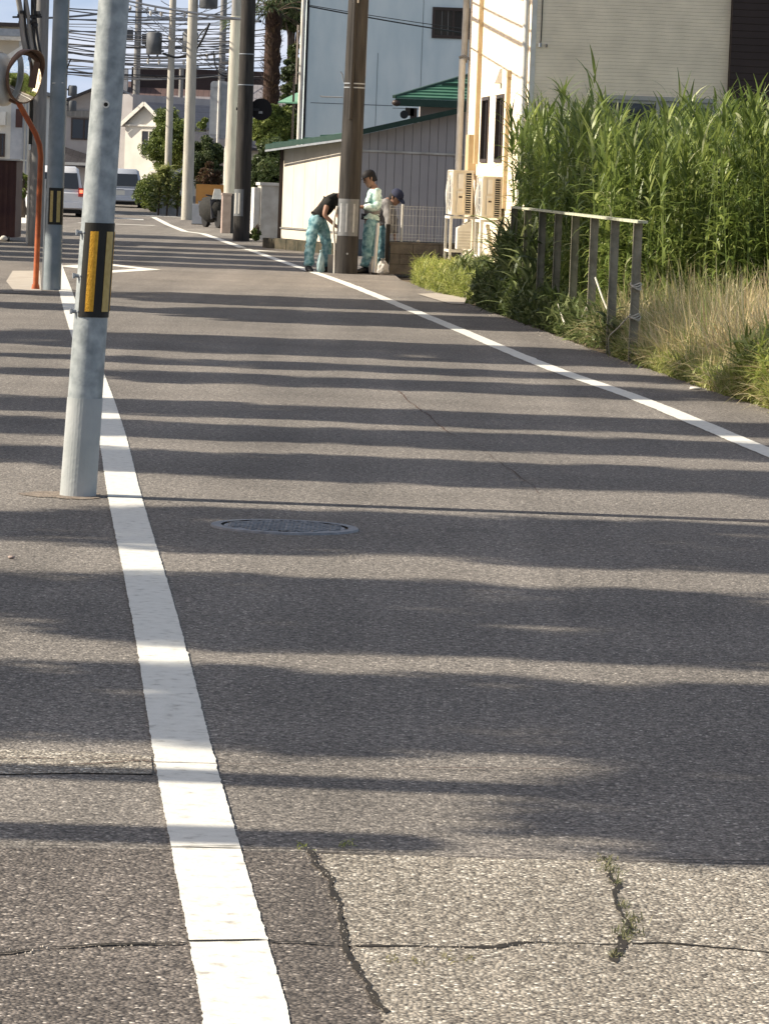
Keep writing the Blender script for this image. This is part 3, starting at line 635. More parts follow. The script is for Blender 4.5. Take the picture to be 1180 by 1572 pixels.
obj('corner_trim', MB().box(-.012, .055, -.012, .0, 0, 7), M['white'], house)
obj('downpipe', MB().tube([(-.10, LW - .1, .9), (-.10, LW - .1, 3.25)], .05, 12), M['white'], house)
obj('downpipe', MB().tube([(-.07, LW - .02, 3.2), (-.05, LW - .02, 7)], .05, 12), M['whited'], house)
obj('pipe_bracket', MB().tube([(-.15, LW - .12, 3.27), (-.08, LW - .15, 3.3), (-.0, LW - .2, 3.25)], .022, 8), M['cgrey'], house)
obj('pipe_cover', MB().box(-.06, .0, 6.25, 6.36, 1.7, 7), M['beigep'], house)
obj('pipe_cover', MB().box(-.05, .0, 2.25, 2.36, 1.1, 2.92).box(-.055, .0, 2.22, 2.39, 2.86, 2.95), M['beigep'], house)
obj('meter_box', MB().box(-.12, .0, 6.5, 6.95, 1.55, 2.12), M['beigep'], house)
obj('meter_pipe', MB().tube([(-.06, 6.6, 1.55), (-.06, 6.5, 1.42), (-.06, 6.3, 1.3), (-.06, 6.2, .9)], .028, 8), M['beigep'], house)
obj('vent_hood', MB().hexa([(-.10, 3.38, 2.80), (0, 3.38, 2.80), (0, 3.62, 2.80), (-.10, 3.62, 2.80), (-.03, 3.42, 3.0), (0, 3.42, 3.0), (0, 3.58, 3.0), (-.03, 3.58, 3.0)]), M['whited'], house)
wc = obj('wall_cable', MB().tube([(.13, -.014, 7), (.12, -.014, 3.30), (.11, -.02, 3.22)], .007, 6), M['wire'], house)
obj('cable_end', MB().tube([(.11, -.02, 3.25), (.11, -.02, 3.20)], .02, 8), M['metal'], house)
obj('hook', MB().tube([(.19, 0, 3.23), (.19, -.03, 3.23), (.19, -.035, 3.20)], .013, 6), M['wire'], house)
obj('foundation', MB().box(-.02, .0, .0, LW, 0, .35), M['conc'], house)

# air conditioners on steel stands
def ac_unit(label, loc, h, wd, ln_, seed):
    t = thing('air_conditioner', label, 'air conditioner', loc, HR, 'outdoor units on steel stands beside the cream house')
    random.seed(seed)
    b = obj('casing', MB().box(0.02, wd, 0.01, ln_, .02, h - .02).box(.008, wd + .008, 0, ln_ + .01, h - .02, h), M['acm'], t)
    # fan front (faces the road, -x)
    n = 26; ring = []
    cy, cz, R = ln_ * .6, h * .5, min(ln_, h) * .40
    R = min(R, h * .42)
    gr = MB()
    for r in (R, R * .8, R * .6, R * .4, R * .2):
        x = .012 - .05 * sqrt(max(0, 1 - (r / R) ** 2)) if r < R else .01
        gr.tube([(x, cy + r * cos(2 * pi * k / n), cz + r * sin(2 * pi * k / n)) for k in range(n + 1)], .0045, 4, False)
    for k in range(12):
        q = 2 * pi * k / 12; gr.tube([(-.04, cy, cz), (-.02, cy + R * .6 * cos(q), cz + R * .6 * sin(q)), (.01, cy + R * cos(q), cz + R * sin(q))], .004, 4, False)
    part_stuff(obj('fan_grille', gr, M['white'], t))
    obj('fan_recess', MB().tube([(.018, cy, cz), (.0195, cy, cz)], R, 26), M['cgrey'], t)
    obj('front_edge', MB().box(.0, .02, .0, .06, .02, h - .02).box(.0, .02, ln_ - .05, ln_, .02, h - .02), M['white'], t)
    # near end: service cover and coil fins
    obj('service_cover', MB().box(wd * .25, wd * .52, -.018, .01, .05, h * .50), M['acm'], t)
    obj('valve_cover', MB().box(wd * .27, wd * .52, -.010, .01, h * .60, h * .92), M['white'], t)
    obj('handle_recess', MB().box(wd * .32, wd * .48, -.021, -.017, h * .40, h * .44), M['framed'], t)
    obj('cover_lip', MB().box(wd * .25, wd * .53, -.024, -.0, h * .50, h * .545), M['white'], t)
    obj('coil_opening', MB().box(wd * .66, wd * .90, .004, .0095, h * .06, h * .94), M['black'], t)
    k = 17
    for i in range(k): 
        z = h * (.07 + .86 * i / k); obj('coil_guard_slat', MB().box(wd * .65, wd * .91, -.006, .006, z, z + h * .013), M['acm'], t)
    return t
ac_unit('taller air conditioner at the far end, with dark coil slats, nearest the mesh fence', (.80, 56.2, .94), .66, .30, .85, 1)
ac_unit('shorter air conditioner nearest the railing, partly behind reed leaves', (1.155, 52.9, .94), .585, .27, .80, 2)
def ac_stand(label, loc, ln_, wd, extra):
    t = thing('steel_stand', label, 'stand', loc, HR, 'steel stands under the air conditioners')
    for x in (0, wd):
        for y in (0, ln_): obj('leg', MB().box(x - .018, x + .018, y - .018, y + .018, 0, .90), M['white'], t)
    for x in (0, wd): obj('rail', MB().box(x - .02, x + .02, -.018, ln_ + .018, .90, .937), M['white'], t); obj('brace', MB().box(x - .015, x + .015, .018, ln_ - .018, .42, .455), M['white'], t)
    for y in (0, ln_): obj('cross_bar', MB().box(.02, wd - .02, y - .015, y + .015, .905, .932), M['white'], t); obj('cross_bar', MB().box(.018, wd - .018, y - .015, y + .015, .42, .45), M['white'], t)
    return t
ac_stand('white steel stand under the far air conditioner with a small vented box inside', (.80, 56.35, 0), .75, .33, 1)
ac_stand('white steel stand under the near air conditioner, its feet behind the leaves', (1.17, 53.0, 0), .72, .33, 1)
t = thing('vented_box', 'white louvred box hung inside the far steel stand', 'vent box', (.90, 56.30, .47), HR)
obj('casing', MB().hexa([(0, 0, 0), (.2, 0, 0), (.2, .3, 0), (0, .3, 0), (.0, 0, .30), (.2, 0, .42), (.2, .3, .42), (.0, .3, .30)]), M['white'], t)
for i in range(6): obj('louvre', MB().box(.015, .185, -.012, -.001, .03 + i * .042, .045 + i * .042), M['whited'], t)
t = thing('drain_pipes', 'pale insulated pipes curling from the air conditioners to the house wall', 'pipe', (1.1, 54.5, 0), HR)
obj('pipe', MB().tube([(.05, -1.3, .86), (.12, -1.1, .6), (.2, -.7, .48), (.28, -.2, .5)], .028, 8), M['acm'], t)

# low concrete block wall with mesh fence
w0 = G(597, 420.5); wdir = Vector((1, .035, 0)).normalized(); wr = atan(.035)
bw = thing('block_wall', 'low wall of grey concrete blocks under the white mesh fence', 'wall', w0, wr)
WLN = 1.8
for r in range(3):
    z0, z1 = (r * .155, r * .155 + .148)
    xs = [0, .35, .75, 1.15, 1.55, WLN] if r % 2 == 0 else [0, .15, .55, .95, 1.35, WLN]
    for a, b in zip(xs[:-1], xs[1:]):
        e = random.uniform(0, .006)
        obj('block', MB().box(a + .004, b - .004, -e, .12, z0, z1), M['block'], bw)
obj('coping', MB().box(-.01, WLN, -.012, .13, .462, .49), M['block'], bw)
obj('end_pier', MB().box(-.07, -.008, -.02, .16, 0, .75), M['cpole'], bw)
obj('mortar', MB().box(.0, WLN, .012, .115, 0, .461), M['foot'], bw)
mf = thing('mesh_fence', 'white welded mesh fence panel standing on the low block wall', 'fence', w0 + Vector((.0, .06, .49)), wr)
mb = MB()
for i in range(38): mb.box(-.02 + i * .05 - .0028, -.02 + i * .05 + .0028, -.003, .003, .01, .545)
for z in (.02, .07, .12, .25, .40, .50, .54): mb.box(-.02, 1.83, -.0062, -.0032, z - .003, z + .003)
part_stuff(obj('wire_mesh', mb, M['white'], mf))
for x in (.17, 1.72): obj('post', MB().tube([(x, .03, -.1), (x, .03, .57)], .019, 10), M['white'], mf)
tag(obj('white_pebble', MB().ell((0, 0, 0), .035, .03, .022, 8, 5, .15), M['white'], None, w0 + Vector((.42, .03, .51))), 'small white lump lying on top of the low block wall', 'stone')

# railing along the reeds
RA = Vector((2.045, 33.0, 0)); RB = Vector((1.42, 43.4, 0)); rd = (RB - RA)
rl = thing('railing', 'rusty olive metal railing with seven flat posts along the reed bed', 'railing', RA)
H = 1.17
for i in range(8):
    p = rd * (i / 6.3); tilt = .006 * ((i * 37) % 5 - 2)
    mb = MB(); mb.box(p.x - .035, p.x + .035, p.y - .006, p.y + .006, -.03, H).box(p.x - .041, p.x - .035, p.y - .03, p.y + .03, -.03, H)
    obj('post', mb, M['rail'], rl)
pts = [rd * (k / 6.3) for k in range(8)]
obj('top_rail', MB().bar(pts[0] + Vector((.02, -.25, H + .012)), pts[-1] + Vector((0, .1, H + .012)), .085, .022), M['railt'], rl)
for z in (.62, .36):
    mb = MB()
    for k in range(4):
        rr = .045 + random.uniform(-.004, .006); mb.tube([(rr * cos(a), rr * sin(a), z + k * .012 + .012 * sin(a * 2 + k)) for a in [2 * pi * i / 14 for i in range(15)]], .006, 5, False)
    obj('rope_binding', mb, M['rope'], rl)
def rope(label, pts, r=.009):
    P = [Vector(p) for p in pts]; return tag(obj('rope', MB().tube(catmull(P, 6), r, 6), M['rope']), label, 'rope', 'scraps of white rope along the railing')
rope('white rope end running from the nearest railing post into the grass', [RA + Vector((-.04, -.05, .40)), RA + Vector((-.12, .3, .27)), RA + Vector((-.17, .7, .17)), RA + Vector((-.15, .9, .02))], .006)
rope('white rope slanting down between the third and second railing posts', [RA + rd * .317 + Vector((.02, -.08, .62)), RA + rd * .28 + Vector((.06, -.1, .42)), RA + rd * .25 + Vector((.10, -.1, .28))])
rope('slack white rope lying in the dark weeds below the middle of the railing', [RA + rd * .52 + Vector((-.10, -.2, .30)), RA + rd * .46 + Vector((-.08, -.2, .12)), RA + rd * .40 + Vector((-.02, -.2, .20)), RA + rd * .36 + Vector((.0, -.2, .34))])

# =================================================================== GARAGE WITH PANEL WALLS
A = Vector((-2.20, 75.6, 0)); B = Vector((-.83, 71.7, 0)); Cc = Vector((2.6, 72.5, 0))
gar = thing('garage', 'low cream and grey panel clad garage with a dark green sloping roof', 'garage', B)
z_at = lambda p: 2.20 + (p.x - B.x) * .265 - .1 * max(0, (B.x - p.x)) * -1.0 * 0
def ztop(p): return 2.16 + (p.x - B.x) * (.26 if p.x > B.x else .165)
def panels(P, Q, n, m, zb, gap=.006, th=.03):
    P, Q = P - B, Q - B; d = (Q - P); L_ = d.length; t_ = d / L_; nr = Vector((t_.y, -t_.x, 0))
    if nr.y > 0: nr = -nr
    for i in range(n):
        a = P + t_ * (L_ * i / n + gap); b = P + t_ * (L_ * (i + 1) / n - gap); dz = nr * th
        za, zb_ = ztop(a + B), ztop(b + B)
        ri = t_ * .012
        o = obj('wall_panel', MB().hexa([a + Vector((0, 0, zb)), b + Vector((0, 0, zb)), b + dz * -1 + Vector((0, 0, zb)), a - dz + Vector((0, 0, zb)), a + Vector((0, 0, za)), b + Vector((0, 0, zb_)), b - dz + Vector((0, 0, zb_)), a - dz + Vector((0, 0, za))]), m, gar)
panels(A, B, 6, M['panelc'], .42); panels(B, Cc, 22, M['panelg'], .30, .0045)
def slabwall(P, Q, z0, z1f, off, m, name):
    P, Q = P - B, Q - B; t_ = (Q - P).normalized(); nr = Vector((t_.y, -t_.x, 0)); 
    if nr.y > 0: nr = -nr
    a, b = P - nr * off, Q - nr * off; c, d = b - nr * .06, a - nr * .06
    return obj(name, MB().hexa([p + Vector((0, 0, z0)) for p in (a, b, c, d)] + [p + Vector((0, 0, z1f(p + B))) for p in (a, b, c, d)]), m, gar)
slabwall(A, B, .0, ztop, .022, M['joint'], 'backing_wall'); slabwall(B, Cc, .0, ztop, .022, M['joint'], 'backing_wall')
slabwall(A, B, .20, lambda p: .385, -.004, M['panelc'], 'lower_panel'); slabwall(A, B, .39, lambda p: .415, -.03, M['cgrey'], 'drip_rail')
obj('corner_post', MB().box(-.035, .03, -.04, .02, .2, 2.18), M['whited'], gar)
obj('corner_post', MB().box(A.x - B.x - .06, A.x - B.x + .01, A.y - B.y - .04, A.y - B.y + .03, 0, 1.98), M['framed'], gar)
d2 = (Cc - B).normalized()
obj('wall_rail', MB().bar(d2 * .05 + Vector((0, -.02, 1.92)), d2 * 3.3 + Vector((0, -.02, 1.90)), .02, .035), M['whited'], gar)
# roof: a sloping slab with fascia, gutter and standing ribs
o1 = Vector((-.22, -.25, 0)); 
pA = A - B + Vector((-.35, -.05, 0)); pB2 = Vector((-.12, -.38, 0)); pC = Cc - B + Vector((0, -.30, 0)); pD = pC + Vector((-.2, 5.2, 0)); pE = pA + Vector((.6, 2.5, 0))
zr = lambda p: 2.215 + p.x * (.26 if p.x > -.3 else .155)
poly = [pA, pB2, pC, pD, pE]
vs = [(p.x, p.y, zr(p)) for p in poly] + [(p.x, p.y, zr(p) + .03) for p in poly]
obj('roof', MB().add(vs, [(4, 3, 2, 1, 0), (5, 6, 7, 8, 9)] + [(i, (i + 1) % 5, 5 + (i + 1) % 5, 5 + i) for i in range(5)]), M['green'], gar)
def fas(p, q, off, z0, z1, m, name):
    a = Vector((p.x, p.y - off, zr(p))); b = Vector((q.x, q.y - off, zr(q)))
    return obj(name, MB().hexa([a + Vector((0, 0, z0)), b + Vector((0, 0, z0)), b + Vector((0, .03, z0)), a + Vector((0, .03, z0)), a + Vector((0, 0, z1)), b + Vector((0, 0, z1)), b + Vector((0, .03, z1)), a + Vector((0, .03, z1))]), m, gar)
fas(pA, pB2, .035, -.055, .045, M['greend'], 'fascia'); fas(pB2, pC, .035, -.055, .045, M['greend'], 'fascia')
fas(pA, pB2, .07, -.10, -.062, M['metal'], 'gutter')
for k in range(5):
    f_ = .1 + k * .2; p = pA.lerp(pB2, f_); q = pE.lerp(pD, f_ * .4)
    obj('roof_rib', MB().bar((p.x, p.y, zr(p) + .045), (q.x, q.y, zr(q) + .045), .025, .03), M['green'], gar)
fo = thing('footing', 'dark mossy concrete footing along the foot of the cream garage wall', 'kerb', (0, 0, 0))
a, b = G(403, 380), G(535, 393)
for i in range(7):
    p = a.lerp(b, i / 7); q = a.lerp(b, (i + 1) / 7 - .004)
    obj('kerb_block', MB().hexa([p, q, q + Vector((.05, .35, 0)), p + Vector((.05, .35, 0))] + [x + Vector((0, 0, .19 + .01 * (i % 2))) for x in (p, q, q + Vector((.05, .35, 0)), p + Vector((.05, .35, 0)))]), M['foot'], fo)

# pale blue house behind
bh = thing('blue_house', 'tall pale blue rendered house rising behind the green roofed garage', 'house', (-2.15, 88, 0), .03)
obj('front_wall', wall_with_hole(0, 7, 0, 7.5, [(2.83, 3.75, 4.60, 5.25)], 0, .15), M['blue'], bh)
obj('side_wall', MB().box(0, .15, .153, 8, 0, 7.5), M['blue'], bh)
obj('roof', MB().box(-.5, 7.5, -.5, 8.5, 7.5, 7.7), M['roofd'], bh)
wn = obj('window', MB().box(2.81, 2.87, -.03, .06, 4.58, 5.27).box(3.70, 3.77, -.03, .06, 4.58, 5.27).box(2.87, 3.70, -.03, .06, 5.20, 5.27).box(2.87, 3.70, -.03, .06, 4.58, 4.65).box(3.26, 3.31, -.02, .06, 4.65, 5.20), M['framed'], bh)
obj('pane', MB().box(2.87, 3.26, .02, .03, 4.65, 5.20), M['glass'], wn); obj('pane', MB().box(3.31, 3.70, .03, .04, 4.65, 5.20), M['glass'], wn)
for x in (3.02, 3.16): obj('bar', MB().box(x, x + .012, -.0, .018, 4.65, 5.20), M['cgrey'], wn)
obj('joint', MB().box(.16, 2.0, -.004, -.0, 3.03, 3.045).box(1.62, 1.63, -.004, .0, 2.0, 4.2), M['joint'], bh)
obj('joint', MB().box(2.60, 2.61, -.004, .0, 2.9, 7), M['joint'], bh)
obj('joint', MB().box(2.0, 2.59, -.004, .0, 2.98, 2.992), M['joint'], bh)
obj('downpipe', MB().tube([(-.07, -.05, 0), (-.07, -.05, 5.0), (-.03, -.05, 7.5)], .055, 10), M['whited'], bh)
obj('corner_trim', MB().box(.0, .06, -.012, .0, 0, 7.5), M['wire'], bh)
# green roofed porch of the blue house
gp = thing('porch', 'small porch with a ribbed green hip roof projecting from the blue house', 'porch', (0, 79.5, 0), .0)
a = D(606, 150, 79.5); b = D(606, 140, 84); 
ez = 3.05; x_l = -.12; 
obj('wall', MB().box(.42, 3.2, .55, 4, 1.5, 3.0), M['wallg'], gp)
obj('eave_board', MB().box(x_l + .03, 3.4, -.0, .06, ez - .16, ez - .012), M['greend'], gp)
obj('soffit', MB().box(x_l + .05, 3.4, .065, .56, ez - .06, ez - .03), M['framed'], gp)
n = 9
for i in range(n):
    t0, t1 = i / n, (i + 1) / n
    xa = x_l + 1.75 * t0; xb = x_l + 1.75 * t1; ya, yb = .0 + 2.6 * t0, 2.6 * t1; za, zb = ez + .62 * t0, ez + .62 * t1
    obj('roof_course', MB().hexa([(xa, ya, za - .01), (3.4, ya, za - .01), (3.4, yb, zb - .01), (xb, yb, zb - .01), (xa, ya, za + .035), (3.4, ya, za + .035), (3.4, yb, zb + .0), (xb, yb, zb + .0)]), M['green'], gp)
obj('hip_cap', MB().bar((x_l, -.02, ez + .02), (x_l + 1.78, 2.62, ez + .66), .07, .06), M['greend'], gp)
obj('upper_rib', MB().box(.85, 3.4, 1.15, 1.24, ez + .31, ez + .36), M['greend'], gp)
obj('gutter_end', MB().ell((x_l + .06, .03, ez - .1), .10, .06, .07, 8, 6), M['framed'], gp)
obj('bracket', MB().box(.22, .36, .05, .15, 2.55, 2.86).box(.12, .30, .05, .15, 2.7, 2.86), M['framed'], gp)
obj('hose_reel', MB().tube([(.10, .0, 2.72), (.10, .10, 2.72)], .085, 14), M['wire'], gp)

# white gate pillar and neighbours further down
gpl = G(409, 368.5)
t = thing('gate_pillar', 'broad white rendered gate pillar left of the cream garage', 'pillar', gpl, .25)
obj('body', MB().box(-.16, .24, -.05, .3, 0, 1.17), M['whited'], t); obj('cap', MB().box(-.20, .26, -.08, .33, 1.17, 1.23), M['white'], t)
obj('sunlit_face', MB().box(-.30, -.165, -.0, .3, 0, 1.12), M['white'], t)  # pillar's sunlit left face, its light put in as a whiter block
t = thing('stone_gatepost', 'slim pinkish stone gatepost behind the dark pole', 'gatepost', G(347, 358), .15)
obj('shaft', MB().box(-.10, .10, 0, .3, 0, .88), M['stone'], t); obj('cap', MB().box(-.115, .115, -.015, .315, .88, .93), M['stone'], t)
obj('dark_jamb', MB().box(.104, .20, .05, .3, 0, .92), M['wire'], t)
q = G(318, 346)
t = thing('orange_board_wall', 'orange brown board fence panel with a small dark diamond emblem', 'fence', (q.x + .1, q.y + 2, 0), .02)
obj('board', MB().box(-.52, .50, 0, .05, .40, 1.06), M['sign_o'], t); obj('post', MB().box(-.50, -.44, .055, .1, 0, 1.0), M['cgrey'], t); obj('post', MB().box(.40, .46, .055, .1, 0, 1.0), M['cgrey'], t)
e = obj('emblem', MB().add([(.24, -.006, .84), (.18, -.006, .775), (.24, -.006, .71), (.30, -.006, .775), (.24, 0, .84), (.18, 0, .775), (.24, 0, .71), (.30, 0, .775)], [(3, 2, 1, 0), (0, 1, 5, 4), (1, 2, 6, 5), (2, 3, 7, 6), (3, 0, 4, 7)]), M['framed'], t)
q = G(308.5, 345)
t = thing('pale_block', 'pale grey painted concrete block standing before the orange board', 'block', q, .02)
obj('body', MB().box(-.24, .24, 0, .3, .02, .54), M['tank'], t); obj('plinth', MB().box(-.25, .25, -.01, .31, 0, .02), M['foot'], t)
# covered scooter
q = G(334, 350)
t = thing('scooter', 'dark parked scooter with a pale windshield beside the pale block', 'scooter', q, .4)
for y in (-.1, .85): 
    obj('wheel', MB().tube([(-.045, y, .22), (.045, y, .22)], .22, 18), M['tyre'], t)
obj('leg_shield', MB().hexa([(-.17, -.02, .25), (.17, -.02, .25), (.15, .1, .25), (-.15, .1, .25), (-.2, .06, .72), (.2, .06, .72), (.17, .15, .72), (-.17, .15, .72)]), M['char'], t)
obj('body', MB().hexa([(-.13, .1, .22), (.13, .1, .22), (.15, .95, .3), (-.15, .95, .3), (-.1, .2, .3), (.1, .2, .3), (.16, 1.05, .66), (-.16, 1.05, .66)]), M['char'], t)
obj('seat', MB().ell((0, .7, .7), .15, .36, .07, 12, 6), M['tblack'], t)
obj('cover', MB().ell((0, .48, .46), .26, .62, .34, 16, 9, .06), M['tblack'], t)
obj('windshield', MB().hexa([(-.16, .02, .72), (.12, .02, .72), (.12, .035, .72), (-.16, .035, .72), (-.06, .14, .98), (.10, .14, .98), (.10, .155, .98), (-.06, .155, .98)]), M['white'], t)
obj('handlebar', MB().tube([(-.3, .12, .82), (0, .08, .78), (.3, .12, .82)], .018, 8), M['wire'], t)
# back of a tall road sign
q = D(335, 200, 108)
t = thing('road_sign', 'tall grey road sign seen from behind on a white post', 'sign', (q.x, q.y, 0), -.1)
def rrect(w_, h_, r, n=5):
    return [(sx_ * (w_ - r) + r * cos(a), sz_ * (h_ - r) + r * sin(a)) for sx_, sz_, a0 in ((1, 1, 0), (-1, 1, pi / 2), (-1, -1, pi), (1, -1, 3 * pi / 2)) for a in [a0 + pi / 2 * k / n for k in range(n + 1)]]
pr = rrect(.25, .78, .09); 
obj('panel', MB().loft([[(x, 0, 3.10 + z) for x, z in pr], [(x, .02, 3.10 + z) for x, z in pr]], smooth=False), M['metal'], t)
obj('post', MB().tube([(0, -.04, 2.2), (0, -.04, 3.9)], .035, 10), M['white'], t); obj('post_foot', MB().tube([(.22, .06, 0), (.22, .06, 2.6)], .04, 10), M['whited'], t)
obj('clamp', MB().box(-.24, .24, -.02, -.002, 2.42, 2.46), M['metal'], t); obj('clamp', MB().box(-.24, .24, -.02, -.002, 3.72, 3.76), M['metal'], t)

# =================================================================== FAR HOUSES
def simple_house(name, label, loc, rz, w_, dp, h, wallm, roofm, ridge, over=.4, gable_front=True, cat='house'):
    """box walls, a pitched roof of two slabs; ridge = rise; gable_front: ridge runs away from the viewer"""
    t = thing(name, label, cat, loc, rz)
    obj('wall', MB().box(0, w_, 0, dp, 0, h), M[wallm], t)
    if gable_front:
        mb = MB(); mb.add([(0, .0, h), (w_, .0, h), (w_ / 2, .0, h + ridge), (0, dp, h), (w_, dp, h), (w_ / 2, dp, h + ridge)], [(0, 1, 2), (5, 4, 3), (0, 2, 5, 3), (1, 4, 5, 2)]); obj('gable', mb, M[wallm], t)
        for s in (0, 1):
            x_e = -over if s == 0 else w_ + over; ze = h - over * ridge / (w_ / 2); xr = w_ / 2
            P = [(x_e, -over, ze), (xr, -over, h + ridge), (xr, dp + over, h + ridge), (x_e, dp + over, ze)]
            obj('roof_slope', MB().hexa([(x, y, z + .01) for x, y, z in P] + [(x, y, z + .11) for x, y, z in P]), M[roofm], t)
    else:
        for s in (0, 1):
            y_e = -over if s == 0 else dp + over; ze = h - over * ridge / (dp / 2); yr = dp / 2
            P = [(-over, y_e, ze), (w_ + over, y_e, ze), (w_ + over, yr, h + ridge), (-over, yr, h + ridge)]
            obj('roof_slope', MB().hexa([(x, y, z + .01) for x, y, z in P] + [(x, y, z + .11) for x, y, z in P]), M[roofm], t)
        mb = MB(); mb.add([(0, 0, h), (0, dp, h), (0, dp / 2, h + ridge), (w_, 0, h), (w_, dp, h), (w_, dp / 2, h + ridge)], [(0, 2, 1), (3, 4, 5)]); obj('gable', mb, M[wallm], t)
    return t
def far_window(t, x0, x1, z0, z1, fr='framed', y=0, nm=1):
    f = .05; mb = MB().box(x0, x1, y - .06, y - .002, z0, z0 + f).box(x0, x1, y - .06, y - .002, z1 - f, z1).box(x0, x0 + f, y - .06, y - .002, z0 + f, z1 - f).box(x1 - f, x1, y - .06, y - .002, z0 + f, z1 - f)
    for k in range(nm): xm = x0 + (x1 - x0) * (k + 1) / (nm + 1); mb.box(xm - f / 2, xm + f / 2, y - .05, y - .002, z0 + f, z1 - f)
    wn = obj('window', mb, M[fr], t)
    for k in range(nm + 1):
        a = x0 + (x1 - x0) * k / (nm + 1) + f * .6; b = x0 + (x1 - x0) * (k + 1) / (nm + 1) - f * .6
        obj('pane', MB().box(a, b, y - .03, y - .012, z0 + f, z1 - f), M['glass'], wn)
    return wn
# white gabled house on the right of the far street
q = D(191, 250, 150); sc = 150 / 6000
wh = simple_house('white_house', 'white house with a small white trimmed gable beside the parked silver car', (q.x, q.y, 0), -.5, 1.9, 9, 3.05, 'wallw', 'roofg', .75, .15)
obj('verge_trim', MB().bar((-.2, -.22, 2.92), (.95, -.22, 3.86), .05, .14).bar((.95, -.22, 3.86), (2.1, -.22, 2.92), .05, .14), M['white'], wh)
obj('band', MB().box(.05, 1.9, -.08, -.003, 2.98, 3.05), M['white'], wh)
far_window(wh, .75, 1.45, 1.85, 2.85, 'whited')
obj('curtain_wall', MB().box(.72, 1.5, -.02, -.003, .0, 1.0), M['whited'], wh)
obj('side_wing', MB().box(-.9, -.02, .5, 9, 0, 4.2), M['wallg'], wh)
obj('porch_slab', MB().box(1.2, 2.2, -.8, 0, 1.25, 1.33), M['white'], wh)
# long brown roofed houses behind
q = D(160, 200, 190)
b1 = simple_house('brown_roof_house', 'long dark house with a brown tiled roof behind the white gable', (q.x, q.y, 0), .02, 8.2, 8, 4.3, 'wallg', 'roofb', 1.2, .4, False)
obj('upper_storey', MB().box(1.1, 8.0, 3.0, 7, 5.3, 6.3), M['brownw'], b1); obj('pale_chimney', MB().box(.35, .95, 2, 3, 4.6, 6.2), M['wallw'], b1)
q = D(272, 200, 172)
b2 = simple_house('grey_roof_house', 'house with a light grey tiled roof behind the bushes', (q.x, q.y, 0), .02, 4.2, 7, 3.3, 'wallg', 'roofg', 1.25, .4, False)
q = D(300, 240, 140)
b3 = simple_house('bush_side_house', 'small dark roofed house half hidden among the bushes', (q.x, q.y, 0), .02, 3.4, 7, 2.2, 'wallb', 'roofd', .5, .3, False)
obj('door_leaf', MB().box(.8, 1.3, -.03, -.003, 0, 1.9), M['stone'], b3)
q = D(372, 200, 160)
b4 = simple_house('far_right_house', 'far house with a blue grey roof behind the palm', (q.x, q.y, 0), .02, 8, 7, 3.9, 'wallg', 'roofg', 1.0, .4, False)
# left of the street end
q = D(93, 250, 163)
l1 = simple_house('old_house', 'old grey house with a dark tiled gable and a wide sliding window', (q.x, q.y, 0), .0, 3.3, 7, 3.75, 'wallg', 'roofd', .75, .5)
far_window(l1, .38, 1.38, 2.35, 3.2, 'framed'); obj('balcony_band', MB().box(.2, 2.6, -.10, -.063, 3.25, 3.5), M['cgrey'], l1)
obj('lower_wall', MB().box(-.2, 2.2, -1.6, -.12, 0, 1.45), M['wallg'], l1)
P = [(-.6, -2.1, 1.45), (1.6, -2.1, 1.2), (1.6, -.1, 1.5), (-.6, -.1, 2.15)]
obj('porch_roof', MB().hexa([(x, y, z) for x, y, z in P] + [(x, y, z + .12) for x, y, z in P]), M['roofd'], l1)
q = D(92, 258, 138)
t = thing('carport', 'white carport roof edge above the white van', 'carport', (q.x, q.y, 0), 0)
obj('roof_edge', MB().box(0, 1.6, 0, 3, 1.42, 1.52), M['white'], t)
for x in (.05, 1.5): obj('post', MB().box(x, x + .06, .02, .08, 0, 1.42), M['white'], t)
q = D(180, 255, 160)
t = thing('balcony_rail', 'low white slatted carport roof above the silver car', 'carport', (q.x, q.y, 0), 0)
obj('roof_edge', MB().box(0, .95, 0, 3, 1.72, 1.78), M['white'], t); obj('lower_beam', MB().box(0, .95, 0, 3, 1.42, 1.47), M['white'], t)
for x in (0.02, .3, .6, .9): obj('slat', MB().box(x, x + .03, .01, .05, 1.47, 1.72), M['white'], t)
l1.scale = (1.07, 1, 1.05)
# white apartment block at the left edge, with downpipes
q = D(-28, 240, 118)
l2 = thing('white_apartment', 'white walled building at the left edge with a brown shutter and downpipes', 'building', (q.x, q.y, 0), 0)
obj('wall', MB().box(-3, 1.42, 0, 9, 0, 3.55), M['wallw'], l2)
obj('blue_panel', MB().box(.86, 1.22, -.02, -.003, 1.5, 3.3), M['tank'], l2)
obj('roof', MB().box(-3.2, 1.55, -.3, 9.2, 3.55, 3.66), M['cgrey'], l2)
obj('shutter', MB().box(1.0, 1.2, -.05, -.022, 2.5, 3.05), M['maroon'], l2)
far_window(l2, .45, .7, 1.6, 2.3)
for x in (1.24, 1.34): obj('downpipe', MB().tube([(x, -.06, 0), (x, -.06, 3.5)], .022, 8), M['metal'], l2)
obj('ac_box', MB().box(.40, .72, -.30, -.01, 2.55, 2.95), M['white'], l2)
q = D(-60, 200, 176)
l3 = thing('beige_apartment', 'tall beige building with a balcony and slanting white roof edge at top left', 'building', (q.x, q.y, 0), 0)
obj('wall', MB().box(-3, 2.15, 0, 9, 0, 6.6), M['wallb'], l3)
obj('roof_edge', MB().box(-3.2, 2.35, -.4, 9, 6.6, 6.75), M['framed'], l3)
obj('balcony_slab', MB().box(-3, 2.3, -.7, -.01, 6.05, 6.2), M['whited'], l3); obj('balcony_rail', MB().box(-3, 2.3, -.7, -.64, 6.22, 6.5), M['metal'], l3)
obj('stair_roof', MB().bar((1.2, -.8, 4.95), (2.55, -.8, 5.9), .3, .18), M['white'], l3)
